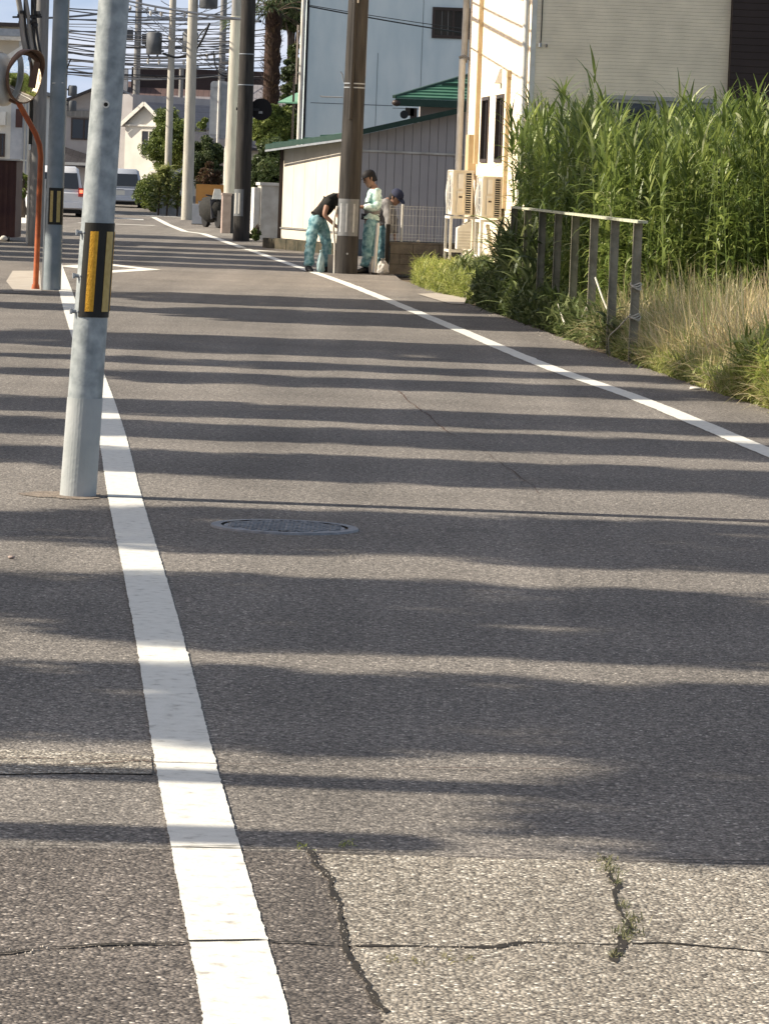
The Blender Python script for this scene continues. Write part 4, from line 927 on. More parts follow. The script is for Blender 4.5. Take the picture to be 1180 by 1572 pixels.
obj('lower_roof', MB().box(-3, 2.0, -1.5, -.8, 3.6, 3.72), M['cgrey'], l3)
far_window(l3, 1.0, 1.5, 4.0, 4.7)
l3.scale = (1.17, 1, 1.13)
# maroon shed at the left edge
q = G(12, 371)
t = thing('maroon_shed', 'dark maroon corrugated storage bin at the left edge of the picture', 'storage bin', q, .0)
obj('body', MB().box(-.9, .13, 0, 1.2, .08, 1.50), M['maroon'], t)
for i in range(9): obj('corrugation', MB().box(-.86 + i * .11, -.80 + i * .11, -.016, -.002, .1, 1.46), M['maroon'], t)
obj('lid_edge', MB().box(-.95, .2, -.05, 1.25, 1.50, 1.53), M['whited'], t)
for x in (-.7, .02): obj('caster', MB().tube([(x - .02, .0, .05), (x + .02, .0, .05)], .05, 10), M['wire'], t)
obj('foot_bag', MB().ell((-.06, -.12, .06), .08, .05, .055, 8, 5, .2), M['whited'], t)

# =================================================================== CARS
def car(label, loc, rz, wd, ht, ln_, paint, kind, plate_left=0):
    t = thing('parked_car', label, 'car', loc, rz)
    hb = ht * .52; g = .17
    def sec(y, z0, z1, w_, r=.08):
        return [(-w_ / 2 + .03, y, z0), (w_ / 2 - .03, y, z0), (w_ / 2, y, z0 + r), (w_ / 2, y, (z0 + z1) / 2), (w_ / 2 - .02, y, z1 - r * .6), (w_ / 2 - .09, y, z1), (-w_ / 2 + .09, y, z1), (-w_ / 2 + .02, y, z1 - r * .6), (-w_ / 2, y, (z0 + z1) / 2), (-w_ / 2, y, z0 + r)]
    obj('body', MB().loft([sec(.0, g + .12, hb * .9, wd * .94), sec(.06, g + .02, hb, wd * .985), sec(.5, g, hb, wd), sec(ln_ * .72, g, hb, wd), sec(ln_ * .95, g + .02, hb * .86, wd * .95), sec(ln_, g + .1, hb * .7, wd * .85)]), M[paint], t)
    def cs(y, z1, w0, w1): z0 = hb - .02; return [(-w0 / 2, y, z0), (w0 / 2, y, z0), (w1 / 2, y, z1 - .07), (w1 / 2 - .1, y, z1), (-w1 / 2 + .1, y, z1), (-w1 / 2, y, z1 - .07)]
    cab = obj('cabin', MB().loft([cs(.06, hb + .04, wd * .93, wd * .93), cs(.14, ht * .8, wd * .93, wd * .84), cs(.26, ht * .975, wd * .93, wd * .78), cs(.7, ht, wd * .93, wd * .78), cs(ln_ * .5, ht * .985, wd * .93, wd * .78), cs(ln_ * .74, hb + .05, wd * .93, wd * .9)]), M[paint], t)
    z0, z1 = hb + .05, ht * .87
    obj('rear_window', MB().hexa([(-wd * .40, .035, z0), (wd * .40, .035, z0), (wd * .40, .1, z0), (-wd * .40, .1, z0), (-wd * .36, .125, z1), (wd * .36, .125, z1), (wd * .36, .22, z1), (-wd * .36, .22, z1)]), M['glass'], t)
    for s in (-1, 1):
        obj('side_window', MB().hexa([(s * wd * .468, .5, z0 + .02), (s * wd * .475, ln_ * .6, z0 + .02), (s * wd * .44, ln_ * .6, z0 + .02), (s * wd * .44, .5, z0 + .02), (s * wd * .405, .6, z1), (s * wd * .41, ln_ * .52, z1), (s * wd * .38, ln_ * .52, z1), (s * wd * .38, .6, z1)]), M['glass'], t)
        x = s * wd * .435
        lp = obj('tail_lamp', MB().box(x - .075, x + .075, -.022, .10, hb * .78, hb * 1.12 if kind == 'van' else hb * .98), M['taill'], t)
        obj('lit_bulb', MB().box(x - .045, x + .045, -.028, -.0225, hb * .92, hb * 1.04 if kind == 'van' else hb * .96), M['tail'], lp)
        for y in (.62, ln_ - .75):
            wh_ = obj('wheel', MB().tube([(s * (wd / 2 - .19), y, .29), (s * (wd / 2 - .005), y, .29)], .29, 20), M['tyre'], t)
            obj('rim', MB().tube([(s * (wd / 2 - .004), y, .29), (s * (wd / 2 + .006), y, .29)], .17, 14), M['metal'], wh_)
        obj('door_mirror', MB().ell((s * (wd / 2 + .09), ln_ * .64, hb + .1), .09, .06, .07, 8, 6), M[paint], t)
    obj('bumper', MB().hexa([(-wd * .46, -.06, g + .08), (wd * .46, -.06, g + .08), (wd * .48, .1, g + .02), (-wd * .48, .1, g + .02), (-wd * .46, -.05, hb * .56), (wd * .46, -.05, hb * .56), (wd * .48, .08, hb * .58), (-wd * .48, .08, hb * .58)]), M[paint], t)
    obj('underside', MB().box(-wd * .44, wd * .44, .04, ln_ - .2, .10, g + .12), M['tyre'], t)
    obj('number_plate', MB().box(-.165, .165, -.075, -.062, hb * .40, hb * .40 + .165) if kind == 'van' else MB().box(-.165, .165, -.012, -.002, hb * .62, hb * .62 + .165), M['plate'], t)
    obj('handle', MB().box(-.12, .12, -.02, -.002, hb * .88, hb * .92), M['metal'], t)
    return t
c = G(104, 333); car('white hatchback car with its tail lamp glowing, between the two galvanised poles', (c.x - .35, c.y, 0), .10, 1.62, 1.40, 3.7, 'carw', 'van')
c = G(184, 318.5); car('silver estate car parked on the far side of the cross street', (c.x, c.y, 0), .06, 1.62, 1.36, 4.2, 'cars', 'car')

# =================================================================== PEOPLE
def skin(name, pts, edges, rad, mtl, parent, sub=2, root=0):
    """continuous limbed surface grown round a skeleton of joints"""
    me = bpy.data.meshes.new(name + '_skeleton'); me.from_pydata(pts, edges, []); o = bpy.data.objects.new(name + '_tmp', me); COL.objects.link(o)
    md = o.modifiers.new('s', 'SKIN'); md.use_smooth_shade = True
    sv = me.skin_vertices[0] if me.skin_vertices else None
    if sv is None:
        bpy.context.view_layer.objects.active = o; sv = me.skin_vertices[0]
    for i, r in enumerate(rad): sv.data[i].radius = r if isinstance(r, tuple) else (r, r); sv.data[i].use_root = (i == root)
    ms = o.modifiers.new('u', 'SUBSURF'); ms.levels = sub; ms.render_levels = sub
    dg = bpy.context.evaluated_depsgraph_get(); m2 = bpy.data.meshes.new_from_object(o.evaluated_get(dg)); m2.name = name
    if mtl not in (M['skin'], M['skin2']):       # cloth folds
        from mathutils import noise as _nz
        nn = [v.normal.copy() for v in m2.vertices]
        for v, q_ in zip(m2.vertices, nn):
            c_ = v.co * 11; c_.z *= 1.7; v.co += q_ * (.022 * _nz.noise(c_) + .012 * _nz.noise(v.co * 27))
    m2.materials.clear(); m2.materials.append(mtl); m2.polygons.foreach_set('use_smooth', [True] * len(m2.polygons))
    bpy.data.objects.remove(o); return link(name, m2, parent)
def person(label, loc, J, mats, cap_dir, capm, group=None, long_sleeve=False, rz=0):
    """J: joints in metres relative to loc. hip, chest, neck, head + arms/legs lists (shoulder, elbow, hand) / (hip, knee, ankle, toe)"""
    t = thing('person', label, 'person', loc, rz)
    hip, wst, chest, neck, head = [Vector(J[k]) for k in ('hip', 'waist', 'chest', 'neck', 'head')]
    # body: one continuous mesh
    P = [hip, wst, chest, neck, neck.lerp(head, .5)]; E_ = [(0, 1), (1, 2), (2, 3), (3, 4)]; R_ = [.11, .10, .12, .055, .055]
    for s in (0, 1):
        a = [Vector(x) for x in J['arms'][s]]; i = len(P); P += [a[0], a[0].lerp(a[1], .5), a[1], a[1].lerp(a[2], .6), a[2]]; R_ += [.05, .045, .037, .032, .024]; E_ += [(2, i), (i, i + 1), (i + 1, i + 2), (i + 2, i + 3), (i + 3, i + 4)]
        h = a[2]; d = (a[2] - a[1]).normalized(); sd = d.cross(Vector((0, 1, 0))).normalized() if abs(d.y) < .9 else Vector((1, 0, 0)); sd2 = d.cross(sd)
        i0 = len(P) - 1; P.append(h + d * .05); R_.append(.028); E_.append((i0, i0 + 1)); pk = i0 + 1
        for k, (off, ll) in enumerate(((-.030, .055), (-.010, .068), (.011, .064), (.030, .050))):
            b0 = h + d * .075 + sd2 * off; b1 = b0 + d * ll * .55 + sd * .012; b2 = b1 + d * ll * .35 + sd * .025
            j = len(P); P += [b0, b1, b2]; R_ += [.009, .0085, .007]; E_ += [(pk, j), (j, j + 1), (j + 1, j + 2)]
        b0 = h + d * .03 + sd2 * -.035; j = len(P); P += [b0, b0 + d * .035 + sd2 * -.02 + sd * .01]; R_ += [.011, .009]; E_ += [(pk, j), (j, j + 1)]
        l = [Vector(x) for x in J['legs'][s]]; i = len(P); P += [l[0], l[0].lerp(l[1], .5), l[1], l[2]]; R_ += [.085, .075, .055, .04]; E_ += [(0, i), (i, i + 1), (i + 1, i + 2), (i + 2, i + 3)]
    body = skin('body', P, E_, R_, M[mats['skin']], t)
    # head with a face
    f = Vector(cap_dir).normalized(); up = (head - neck).normalized(); up = (up - f * up.dot(f)).normalized(); sd = f.cross(up)
    mb = MB(); n = 16; secs = []
    for (hh, rx_, ry_, fo_) in ((-.115, .03, .035, .035), (-.10, .055, .055, .025), (-.06, .066, .078, .012), (-.02, .072, .09, .003), (.03, .077, .097, 0), (.07, .072, .09, -.004), (.10, .052, .066, -.008), (.118, .02, .025, -.01)):
        c = head + up * hh + f * fo_; secs.append([c + sd * rx_ * cos(2 * pi * k / n) + f * ry_ * sin(2 * pi * k / n) for k in range(n)])
    mb.loft(secs); mb.add([head + f * .085 + up * .015 + sd * .008, head + f * .085 + up * .015 - sd * .008, head + f * .112 - up * .022 - sd * .014, head + f * .112 - up * .022 + sd * .014, head + f * .085 - up * .03], [(0, 1, 2, 3), (3, 2, 4), (0, 3, 4), (1, 4, 2)], True)
    for s in (-1, 1): mb.ell(head + sd * s * .077 - f * .005 - up * .005, .012, .018, .03, 8, 5)
    hd = obj('head', mb, M[mats['skin']], t)
    for s in (-1, 1): obj('eye', MB().ell(head + f * .088 + up * .012 + sd * s * .03, .010, .010, .006, 8, 5), M['capb'], hd)
    obj('mouth', MB().bar(head + f * .088 - up * .058 + sd * .022, head + f * .088 - up * .058 - sd * .022, .006, .006), M['stone'], hd)
    hb = MB(); secs = []
    for (hh, k_) in ((-.06, .80), (.0, 1.04), (.05, 1.05), (.085, .98), (.11, .7), (.125, .25)):
        c = head + up * hh - f * .016; secs.append([c + sd * .079 * k_ * cos(q_) + f * .092 * k_ * sin(q_) for q_ in [2 * pi * k / n for k in range(n)]])
    secs[0] = [p - f * .02 for p in secs[0]]
    # hair only at the back and sides
    hb.loft([[p if (p - head).dot(f) < .03 else p - f * ((p - head).dot(f) - .03) for p in s_] for s_ in secs]); obj('hair', hb, M['capb'], t)
    if capm:
        secs = []
        for hh, k_ in ((.035, 1.10), (.075, 1.08), (.11, .92), (.135, .6), (.143, .15)):
            c = head + up * hh - f * .005; secs.append([c + sd * .08 * k_ * cos(2 * pi * k / n) + f * .10 * k_ * sin(2 * pi * k / n) for k in range(n)])
        cp = obj('cap', MB().loft(secs), M[capm], t)
        c = head + up * .04; bs = []
        for k in range(9):
            q_ = pi * k / 8; bs.append(c + sd * .075 * cos(q_) + f * (.07 + .11 * sin(q_)) - up * .02 * sin(q_))
        obj('brim', MB().loft([[p for p in bs], [p + up * .006 for p in bs]], smooth=False), M[capm], cp)
    # trousers
    P = [hip + Vector((0, 0, .0)), hip.lerp(wst, .55)]; E_ = [(0, 1)]; R_ = [(.155, .13), (.14, .12)]
    for s in (0, 1):
        l = [Vector(x) for x in J['legs'][s]]; i = len(P)
        P += [l[0], l[0].lerp(l[1], .5), l[1], l[1].lerp(l[2], .5), l[2] + Vector((0, 0, .0))]; R_ += [.11, .095, .08, .078, .085]; E_ += [(0, i), (i, i + 1), (i + 1, i + 2), (i + 2, i + 3), (i + 3, i + 4)]
        an, toe = l[2], l[3]; fd = (toe - an); fd.z = 0
        obj('shoe', MB().loft([[Vector((an.x, an.y, 0)) + fd.normalized() * q0 + Vector((-fd.y, fd.x, 0)).normalized() * w0 * cos(2 * pi * k / 10) + Vector((0, 0, max(0, hh * .5 + hh * .5 * sin(2 * pi * k / 10)))) for k in range(10)] for q0, w0, hh in ((-.08, .025, .07), (-.05, .042, .11), (.03, .045, .10), (.12, .05, .07), (.18, .04, .05), (.205, .015, .03))]), M['shoe'], t)
    skin('trousers', P, E_, R_, M[mats['legs']], t)
    # top
    P = [hip.lerp(wst, .35), wst, wst.lerp(chest, .5), chest, neck.lerp(chest, .35)]; E_ = [(0, 1), (1, 2), (2, 3), (3, 4)]; R_ = [(.15, .125), (.15, .12), (.16, .125), (.165, .12), .085]
    for s in (0, 1):
        a = [Vector(x) for x in J['arms'][s]]; i = len(P); P += [a[0], a[0].lerp(a[1], .55)]; R_ += [.082, .070]; E_ += [(3, i), (i, i + 1)]
        if long_sleeve: P += [a[1], a[1].lerp(a[2], .85)]; R_ += [.075, .052]; E_ += [(i + 1, i + 2), (i + 2, i + 3)]
    skin('shirt', P, E_, R_, M[mats['top']], t, root=1)
    if 'vest' in mats:
        skin('vest', [hip.lerp(wst, .2), wst, wst.lerp(chest, .6)], [(0, 1), (1, 2)], [(.165, .14), (.165, .135), (.17, .13)], M[mats['vest']], t)
    if 'belt' in mats:
        c = hip.lerp(wst, .3); ax = (wst - hip).normalized(); s1 = Vector((1, 0, 0)); s1 = (s1 - ax * s1.dot(ax)).normalized(); s2 = ax.cross(s1)
        obj('belt', MB().loft([[c + ax * hh + s1 * .162 * cos(2 * pi * k / 18) + s2 * .142 * sin(2 * pi * k / 18) for k in range(18)] for hh in (-.045, .045)]), M[mats['belt']], t)
    return t
# bending man in black shirt, head behind the pole
loc = G(493, 414.5); loc = Vector((loc.x, 59.0, 0))
person('person in black T-shirt and teal trousers bending left of the pole', loc, dict(
    hip=(-.06, 0, .80), waist=(.0, 0, .96), chest=(.19, 0, 1.10), neck=(.31, 0, 1.15), head=(.44, .0, 1.09),
    arms=[[(.10, -.17, 1.08), (.04, -.24, .86), (.20, -.22, .72)], [(.20, .18, 1.10), (.24, .22, .86), (.33, .1, .74)]],
    legs=[[(-.11, -.09, .74), (-.15, -.14, .42), (-.17, -.10, .08), (-.12, -.3, 0)], [(.0, .09, .74), (.09, .07, .42), (.08, .05, .08), (.30, .0, 0)]]),
    dict(skin='skin', legs='teal', top='tblack'), (.75, 0, -.65), None)
loc = Vector((G(565, 417).x, 59.1, 0))
person('person in dark cap, mint shirt and teal trousers standing behind the pole', loc, dict(
    hip=(.03, 0, .80), waist=(.04, 0, .95), chest=(.06, 0, 1.19), neck=(.04, 0, 1.31), head=(-.02, 0, 1.42),
    arms=[[(.09, -.19, 1.22), (.12, -.26, .99), (-.14, -.28, 1.0)], [(.05, .19, 1.22), (.08, .24, .99), (-.15, .16, 1.0)]],
    legs=[[(.0, -.09, .75), (-.02, -.10, .42), (-.03, -.10, .08), (-.2, -.2, 0)], [(.06, .09, .75), (.07, .09, .42), (.09, .09, .08), (-.1, .0, 0)]]),
    dict(skin='skin2', legs='teal', top='mint', vest='vest', belt='char'), (-.85, -.3, -.35), 'capb', long_sleeve=True)
loc = Vector((G(588, 417).x, 59.75, 0))
person('person in a navy cap and dark jacket stooping forward behind the one in mint', loc, dict(
    hip=(-.08, 0, .74), waist=(-.07, 0, .88), chest=(.0, 0, 1.06), neck=(.07, -.03, 1.12), head=(.15, -.08, 1.15),
    arms=[[(.02, -.17, 1.03), (.07, -.28, .80), (.06, -.36, .56)], [(.06, .17, 1.03), (.14, .1, .80), (.16, -.05, .56)]],
    legs=[[(-.10, -.09, .70), (-.03, -.14, .40), (-.05, -.06, .08), (.1, -.2, 0)], [(-.05, .09, .70), (.04, .05, .40), (.0, .1, .08), (.15, .0, 0)]]),
    dict(skin='skin2', legs='teal', top='vest', vest='char'), (.6, -.4, -.55), 'navy', long_sleeve=True)
# white post, bags, block
q = G(574.5, 421.5)
t = thing('white_post', 'slim white plastic marker post in front of the standing worker', 'post', q)
obj('tube', MB().tube([(0, 0, 0), (.01, 0, .4), (.027, 0, .74), (.027, 0, .775)], [.027, .026, .026, .018], 12), M['white'], t); obj('foot', MB().tube([(0, 0, 0), (0, 0, .03)], .045, 12), M['cpole'], t)
def bagobj(name, label, loc, rx_, ry_, h_, m, seed):
    r_ = random.Random(seed); n = 14; secs = []
    for i, (k, z) in enumerate(((.75, 0), (1, .12), (1.03, .35), (.9, .6), (.55, .8), (.25, .9), (.4, 1.0))):
        secs.append([(rx_ * k * cos(2 * pi * j / n) * r_.uniform(.82, 1.15), ry_ * k * sin(2 * pi * j / n) * r_.uniform(.82, 1.15), h_ * z + r_.uniform(-.01, .01) * (i > 0)) for j in range(n)])
    return tag(obj(name, MB().loft(secs, smooth=False), m, None, loc), label, 'bag')
bagobj('plastic_bag', 'crumpled pale plastic bag at the feet right of the white post', Vector((G(587, 421).x, 58.85, 0)), .095, .09, .24, M['bag'], 3)
bagobj('plastic_bag', 'pale plastic bag behind the white post, at the standing worker heels', Vector((G(571, 421).x, 58.9, 0)), .05, .07, .26, M['bag'], 5)
bagobj('tool_bag', 'bluish translucent bag between the feet of the bending worker', Vector((G(492, 418).x, 58.7, 0)), .06, .07, .33, M['bagt'], 8)
q = G(509, 418)
t = thing('stone_block', 'small grey concrete block left of the foot of the sticker pole', 'block', Vector((q.x, 58.75, 0)))
obj('body', MB().box(-.06, .035, 0, .12, 0, .27), M['conc'], t); obj('dark_back', MB().box(.037, .09, .02, .14, 0, .26), M['foot'], t)  # second, darker box at the right and slightly behind

# =================================================================== TREES AND BUSHES
def tree(name, label, loc, h_trunk, clumps, radii, n, size, lm, trunk_r=.12, cat='tree', group=None, limbs=True):
    t = thing(name, label, cat, loc, 0, group)
    top = Vector((0, 0, h_trunk)); mb = MB().tube([(0, 0, 0), (.03, 0, h_trunk * .5), top], [trunk_r, trunk_r * .8, trunk_r * .6], 8)
    if limbs:
        for c in clumps[::max(1, len(clumps) // 8)]: mb.tube([top * .8, (top + Vector(c)) / 2 + Vector((.05, 0, .1)), c], [trunk_r * .5, trunk_r * .3, .015], 5)
    obj('trunk', mb, M['bark'], t)
    o = link('crown', leaf_cloud('crown', clumps, radii, n, size, lm), t); return t
def ell_clumps(c, r, n, k=.35, seed=1):
    g = random.Random(seed); out = []; rr = []
    for _ in range(n):
        while True:
            p = [g.uniform(-1, 1) for _ in range(3)]
            if sum(x * x for x in p) < 1: break
        out.append((c[0] + p[0] * r[0], c[1] + p[1] * r[1], c[2] + p[2] * r[2])); rr.append(min(r) * k * g.uniform(.7, 1.3))
    return out, rr
def px_tree(name, label, u0, u1, v0, v1, d, lm, n, size, trunk_r=.1, seed=1, k=.35, nc=30, cat='tree', zmin=0):
    """a tree whose crown spans the surveyed bearings at distance d"""
    a, b = D(u0, v1, d), D(u1, v0, d); cx = (a.x + b.x) / 2; zc = (a.z + b.z) / 2; rx_ = (b.x - a.x) / 2; rz_ = (b.z - a.z) / 2
    C_, R_ = ell_clumps((0, 0, zc), (rx_ * .85, max(rx_, rz_) * .7, rz_ * .85), nc, k, seed)
    return tree(name, label, (cx, d, 0), max(.3, zc * .7), C_, R_, n, size, lm, trunk_r, cat)
px_tree('garden_tree', 'round leafy green tree behind the thin pale pole', 218, 300, 165, 268, 146, TREEB, 28000, .05, seed=2, k=.42, nc=60)
px_tree('garden_tree', 'darker green tree between the corner pole and the road sign', 283, 345, 205, 290, 135, TREEL, 24000, .045, seed=3, k=.42, nc=56)
px_tree('garden_tree', 'olive leaved tree top just left of the tall road sign', 296, 330, 178, 225, 150, TREEB, 4000, .06, seed=4, nc=14)
px_tree('garden_tree', 'dense dark tree behind the white gate pillar', 376, 452, 200, 320, 93, TREEL, 34000, .045, seed=5, nc=80, k=.34)
px_tree('garden_tree', 'lighter bushy tree beside the palm trunk, left of the blue house', 380, 470, 155, 235, 98, TREEB, 32000, .045, seed=6, nc=80, k=.34)
px_tree('garden_tree', 'tall slim evergreen between the palm and the blue house', 432, 470, 60, 190, 104, TREEL, 12000, .05, seed=7, nc=40, k=.5)
px_tree('garden_tree', 'broad dark crown overhanging the top edge above the palm', 405, 490, -60, 52, 106, TREEL, 18000, .06, seed=8, nc=40, k=.35)
px_tree('low_bush', 'low dark bush at the street corner below the garden tree', 205, 290, 262, 330, 128, TREEB, 22000, .045, k=.42, seed=9, nc=60, cat='bush')
px_tree('low_bush', 'reddish brown shaded shrub behind the orange board', 300, 345, 245, 300, 118, leaf_mat('russet_leaf', [(.06, .04, .02), (.10, .05, .03), (.07, .08, .03)], .3), 8000, .05, seed=10, nc=26, cat='bush')
px_tree('low_bush', 'small weedy bush left edge beside the grey concrete pole', 24, 46, 262, 312, 104, TREEB, 5000, .05, seed=11, nc=20, cat='bush')
px_tree('low_bush', 'clump of greenery at the foot of the dark pole and the white pillar', 382, 402, 345, 374, 82.5, GRASSG, 1800, .04, .02, seed=12, nc=14, cat='bush')
# yellow-green broad leaved plants at the corner
for i, (u, v, lab) in enumerate(((243, 262, 'pale yellow green ornamental plant nearest the silver car'), (256, 258, 'tall yellow green ornamental plant before the thin pale pole'), (272, 268, 'yellow green ornamental plant nearest the corner pole'))):
    q = D(u, 332, 119); t = thing('ornamental_plant', lab, 'plant', (q.x, q.y, 0), 0, 'yellow green plants at the corner')
    top = D(u, v, 119).z
    obj('stem', MB().tube([(0, 0, 0), (.03, 0, top * .5), (0, 0, top)], .03, 6), M['bark'], t)
    n = 160; zz = rng.uniform(.15, 1, n) * top; P = np.stack([rng.normal(0, .05, n), rng.normal(0, .05, n), zz], 1)
    link('leaves', blades('leaves', P, rng.uniform(0, 6.28, n), rng.uniform(.3, 1.2, n), rng.uniform(.25, .5, n), np.full(n, .07), rng.uniform(.8, 1.6, n), YELL, 4), t)
# palm
q = D(417, 190, 99)
t = thing('palm_tree', 'shaggy trunked palm tree beside the blue house', 'palm tree', (q.x, q.y, 0))
zt = D(420, 20, 99).z; mb = MB(); mb.tube([(-.05 + .02 * (k % 2), 0, zt * k / 24) for k in range(25)], [.19 + .03 * (k % 2) for k in range(25)], 12); obj('trunk', mb, M['palmb'], t)
n = 500; zz = rng.uniform(.3, 1, n) * zt; az = rng.uniform(0, 6.28, n); P = np.stack([.19 * np.cos(az) - .05, .19 * np.sin(az), zz], 1)
link('bark_fibres', blades('bark_fibres', P, az, rng.uniform(.2, 1.2, n), rng.uniform(.1, .22, n), np.full(n, .035), rng.uniform(0, .6, n), leaf_mat('fibre', [(.05, .03, .02), (.12, .08, .05)], .1), 2), t)
for k in range(18):
    az = k * 2.4; el = random.uniform(-.4, 1.2); L_ = 1.1
    path = [Vector((0, 0, zt)) + Vector((cos(az) * cos(el), sin(az) * cos(el), sin(el))) * L_ * s - Vector((0, 0, .5 * s * s)) for s in (0, .25, .5, .75, 1)]
    fr = obj('frond', MB().tube(path, .014, 5), M['bark'], t)
    n = 46; e = path[-1]; dirv = (path[-1] - path[-2]).normalized(); P = np.tile(np.array(e), (n, 1)); a2 = az + np.linspace(-1.5, 1.5, n)
    link('leaflets', blades('leaflets', P, a2, rng.uniform(.9, 1.6, n) + .2, rng.uniform(.45, .7, n), np.full(n, .03), rng.uniform(.3, 1.0, n), PALM, 3), fr)
# brown wooden slat screen left of the blue house
q = D(453, 125, 92)
t = thing('slat_screen', 'three brown upright poles of a screen beside the blue house', 'screen', (q.x, q.y, 0))
zt_, zb_ = D(453, 38, 92).z, D(453, 122, 92).z
for x in (0, .10, .19): obj('slat', MB().box(x, x + .04, 0, .04, zb_ - .1, zt_), M['stone'], t)
obj('support', MB().box(-.05, .28, .042, .09, zb_, zb_ + .06).box(-.05, -.0, .045, .09, 0, zb_), M['framed'], t)
q = D(430, 160, 92)
t = thing('green_awning', 'pale green awning sheet poking out beside the blue house', 'awning', (q.x, q.y, 0))
zt_ = D(440, 152, 92).z; obj('sheet', MB().hexa([(-.05, 0, zt_ - .1), (.62, 0, zt_ - .1), (.62, 1.2, zt_ + .15), (.35, 1.2, zt_ + .15), (-.05, 0, zt_ - .07), (.62, 0, zt_ - .07), (.62, 1.2, zt_ + .18), (.35, 1.2, zt_ + .18)]), mat('awning_green', (.12, .25, .17), .6), t); obj('post', MB().box(.5, .54, .1, .14, 0, zt_ - .1), M['cgrey'], t)
# grey corner wall behind the plants
a, b = D(262, 330, 121), D(279, 334, 121)
t = thing('corner_wall', 'low grey block wall half covered by plants at the corner', 'wall', (a.x, a.y + 1.2, 0)); 
for k in range(3):
    for r in range(3): obj('block', MB().box(-.5 + k * .405, -.5 + k * .405 + .4, 0, .15, r * .205, r * .205 + .2), M['cgrey'], t)

# reed bed
poly = [(1.42, 46.8), (1.50, 44), (1.78, 39.5), (2.02, 37.3), (2.5, 36.6), (3.6, 36.2), (7.5, 36.3), (7.5, 49.6), (1.8, 49.9), (1.45, 48.5)]
ns = 3600; S = in_poly(ns, poly); Hh = rng.normal(2.02, .15, ns) - .14 * ((S[:, 0] > 2.15) & (S[:, 0] < 3.15)) + .10 * np.sin(S[:, 0] * 4.3 + .4) + .08 * np.sin(S[:, 0] * 9.7) + .07 * np.sin(S[:, 1] * 2.1) + np.where(rng.random(ns) < .03, rng.uniform(.05, .26, ns), 0)
lean_az = rng.uniform(0, 6.28, ns); lean = rng.uniform(0, .12, ns)
base = np.column_stack([S, np.full(ns, -.02)])
stem = blades('reed_stems', base, lean_az, lean, Hh, np.full(ns, .014), rng.uniform(0, .08, ns), GREEN, 3, rnd=rng.uniform(.1, .5, ns))
nl = 30; fr_ = rng.uniform(.10, .99, (ns, nl)); 
P = base[:, None, :] + np.stack([np.cos(lean_az)[:, None] * np.sin(lean)[:, None] * fr_ * Hh[:, None], np.sin(lean_az)[:, None] * np.sin(lean)[:, None] * fr_ * Hh[:, None], fr_ * Hh[:, None]], -1)
P = P.reshape(-1, 3); n = len(P); top = (fr_.reshape(-1) > .78)
tn = np.clip(rng.random((ns, 1)) * .45 + rng.random((ns, nl)) * .55, 0, 1).reshape(-1); tn = np.where(rng.random(n) < .03, .99, tn * .85)
leafm = blades('reed_leaves', P, rng.uniform(0, 6.28, n), np.where(top, rng.uniform(.05, .6, n), rng.uniform(.15, 1.3, n)), np.where(top, rng.uniform(.16, .42, n), rng.uniform(.14, .34, n)), rng.uniform(.016, .038, n), np.where(top, rng.uniform(.2, 1.3, n), rng.uniform(.6, 2.2, n)), GREEN, 4, rnd=tn)
rb_ = link('reed_bed', leafm); tag(rb_, 'dense bed of tall green reeds filling the field beside the cream house', 'reeds', None, 'stuff')
so_ = link('reed_stems', stem, rb_); so_['kind'] = 'stuff'
# dry grass bank
poly = [(2.62, 26.6), (2.33, 29.6), (2.10, 32.6), (1.98, 34.3), (1.93, 36.2), (2.3, 37.1), (3.6, 37.0), (7, 37.0), (7, 24), (3.0, 22.5)]
n = 90000; S = in_poly(n, poly)
ex = np.interp(S[:, 1], [22, 26.7, 29.6, 34.1, 39], [3.05, 2.6, 2.3, 1.9, 1.52]); dist = S[:, 0] - ex
hgt = (.26 + .42 * np.clip(dist / .5, 0, 1)) * rng.uniform(.55, 1.15, n) * (1 + .15 * np.sin(S[:, 0] * 6 + S[:, 1] * 2) + .2 * np.sin(S[:, 0] * 19 + 2 * np.sin(S[:, 1] * 5)))
green_ = (np.sin(S[:, 0] * 3.1 + 1.3 * np.sin(S[:, 1] * 1.7)) * .5 + rng.normal(0, .35, n)) > .38
green_ |= (rng.random(n) < np.clip(.55 - dist * 1.2, 0, .55)) | (rng.random(n) < np.clip((S[:, 1] - 34.8) * .35, 0, .75))
green_ |= rng.random(n) < np.clip((S[:, 0] - 2.75) * .9 - (S[:, 1] - 27.5) * .18, 0, .75)
tn = np.where(green_, rng.uniform(0, .16, n), rng.uniform(.2, 1, n))
dg_ = blades('dry_grass', np.column_stack([S, np.full(n, -.02)]), rng.normal(2.4, 1.4, n), rng.uniform(.02, .75, n), hgt, rng.uniform(.004, .011, n), rng.uniform(-.2, 1.9, n), DRY, 3, rnd=tn)
tag(link('dry_grass', dg_), 'bank of dry straw coloured grass between the railing end and the road', 'dry grass', None, 'stuff')
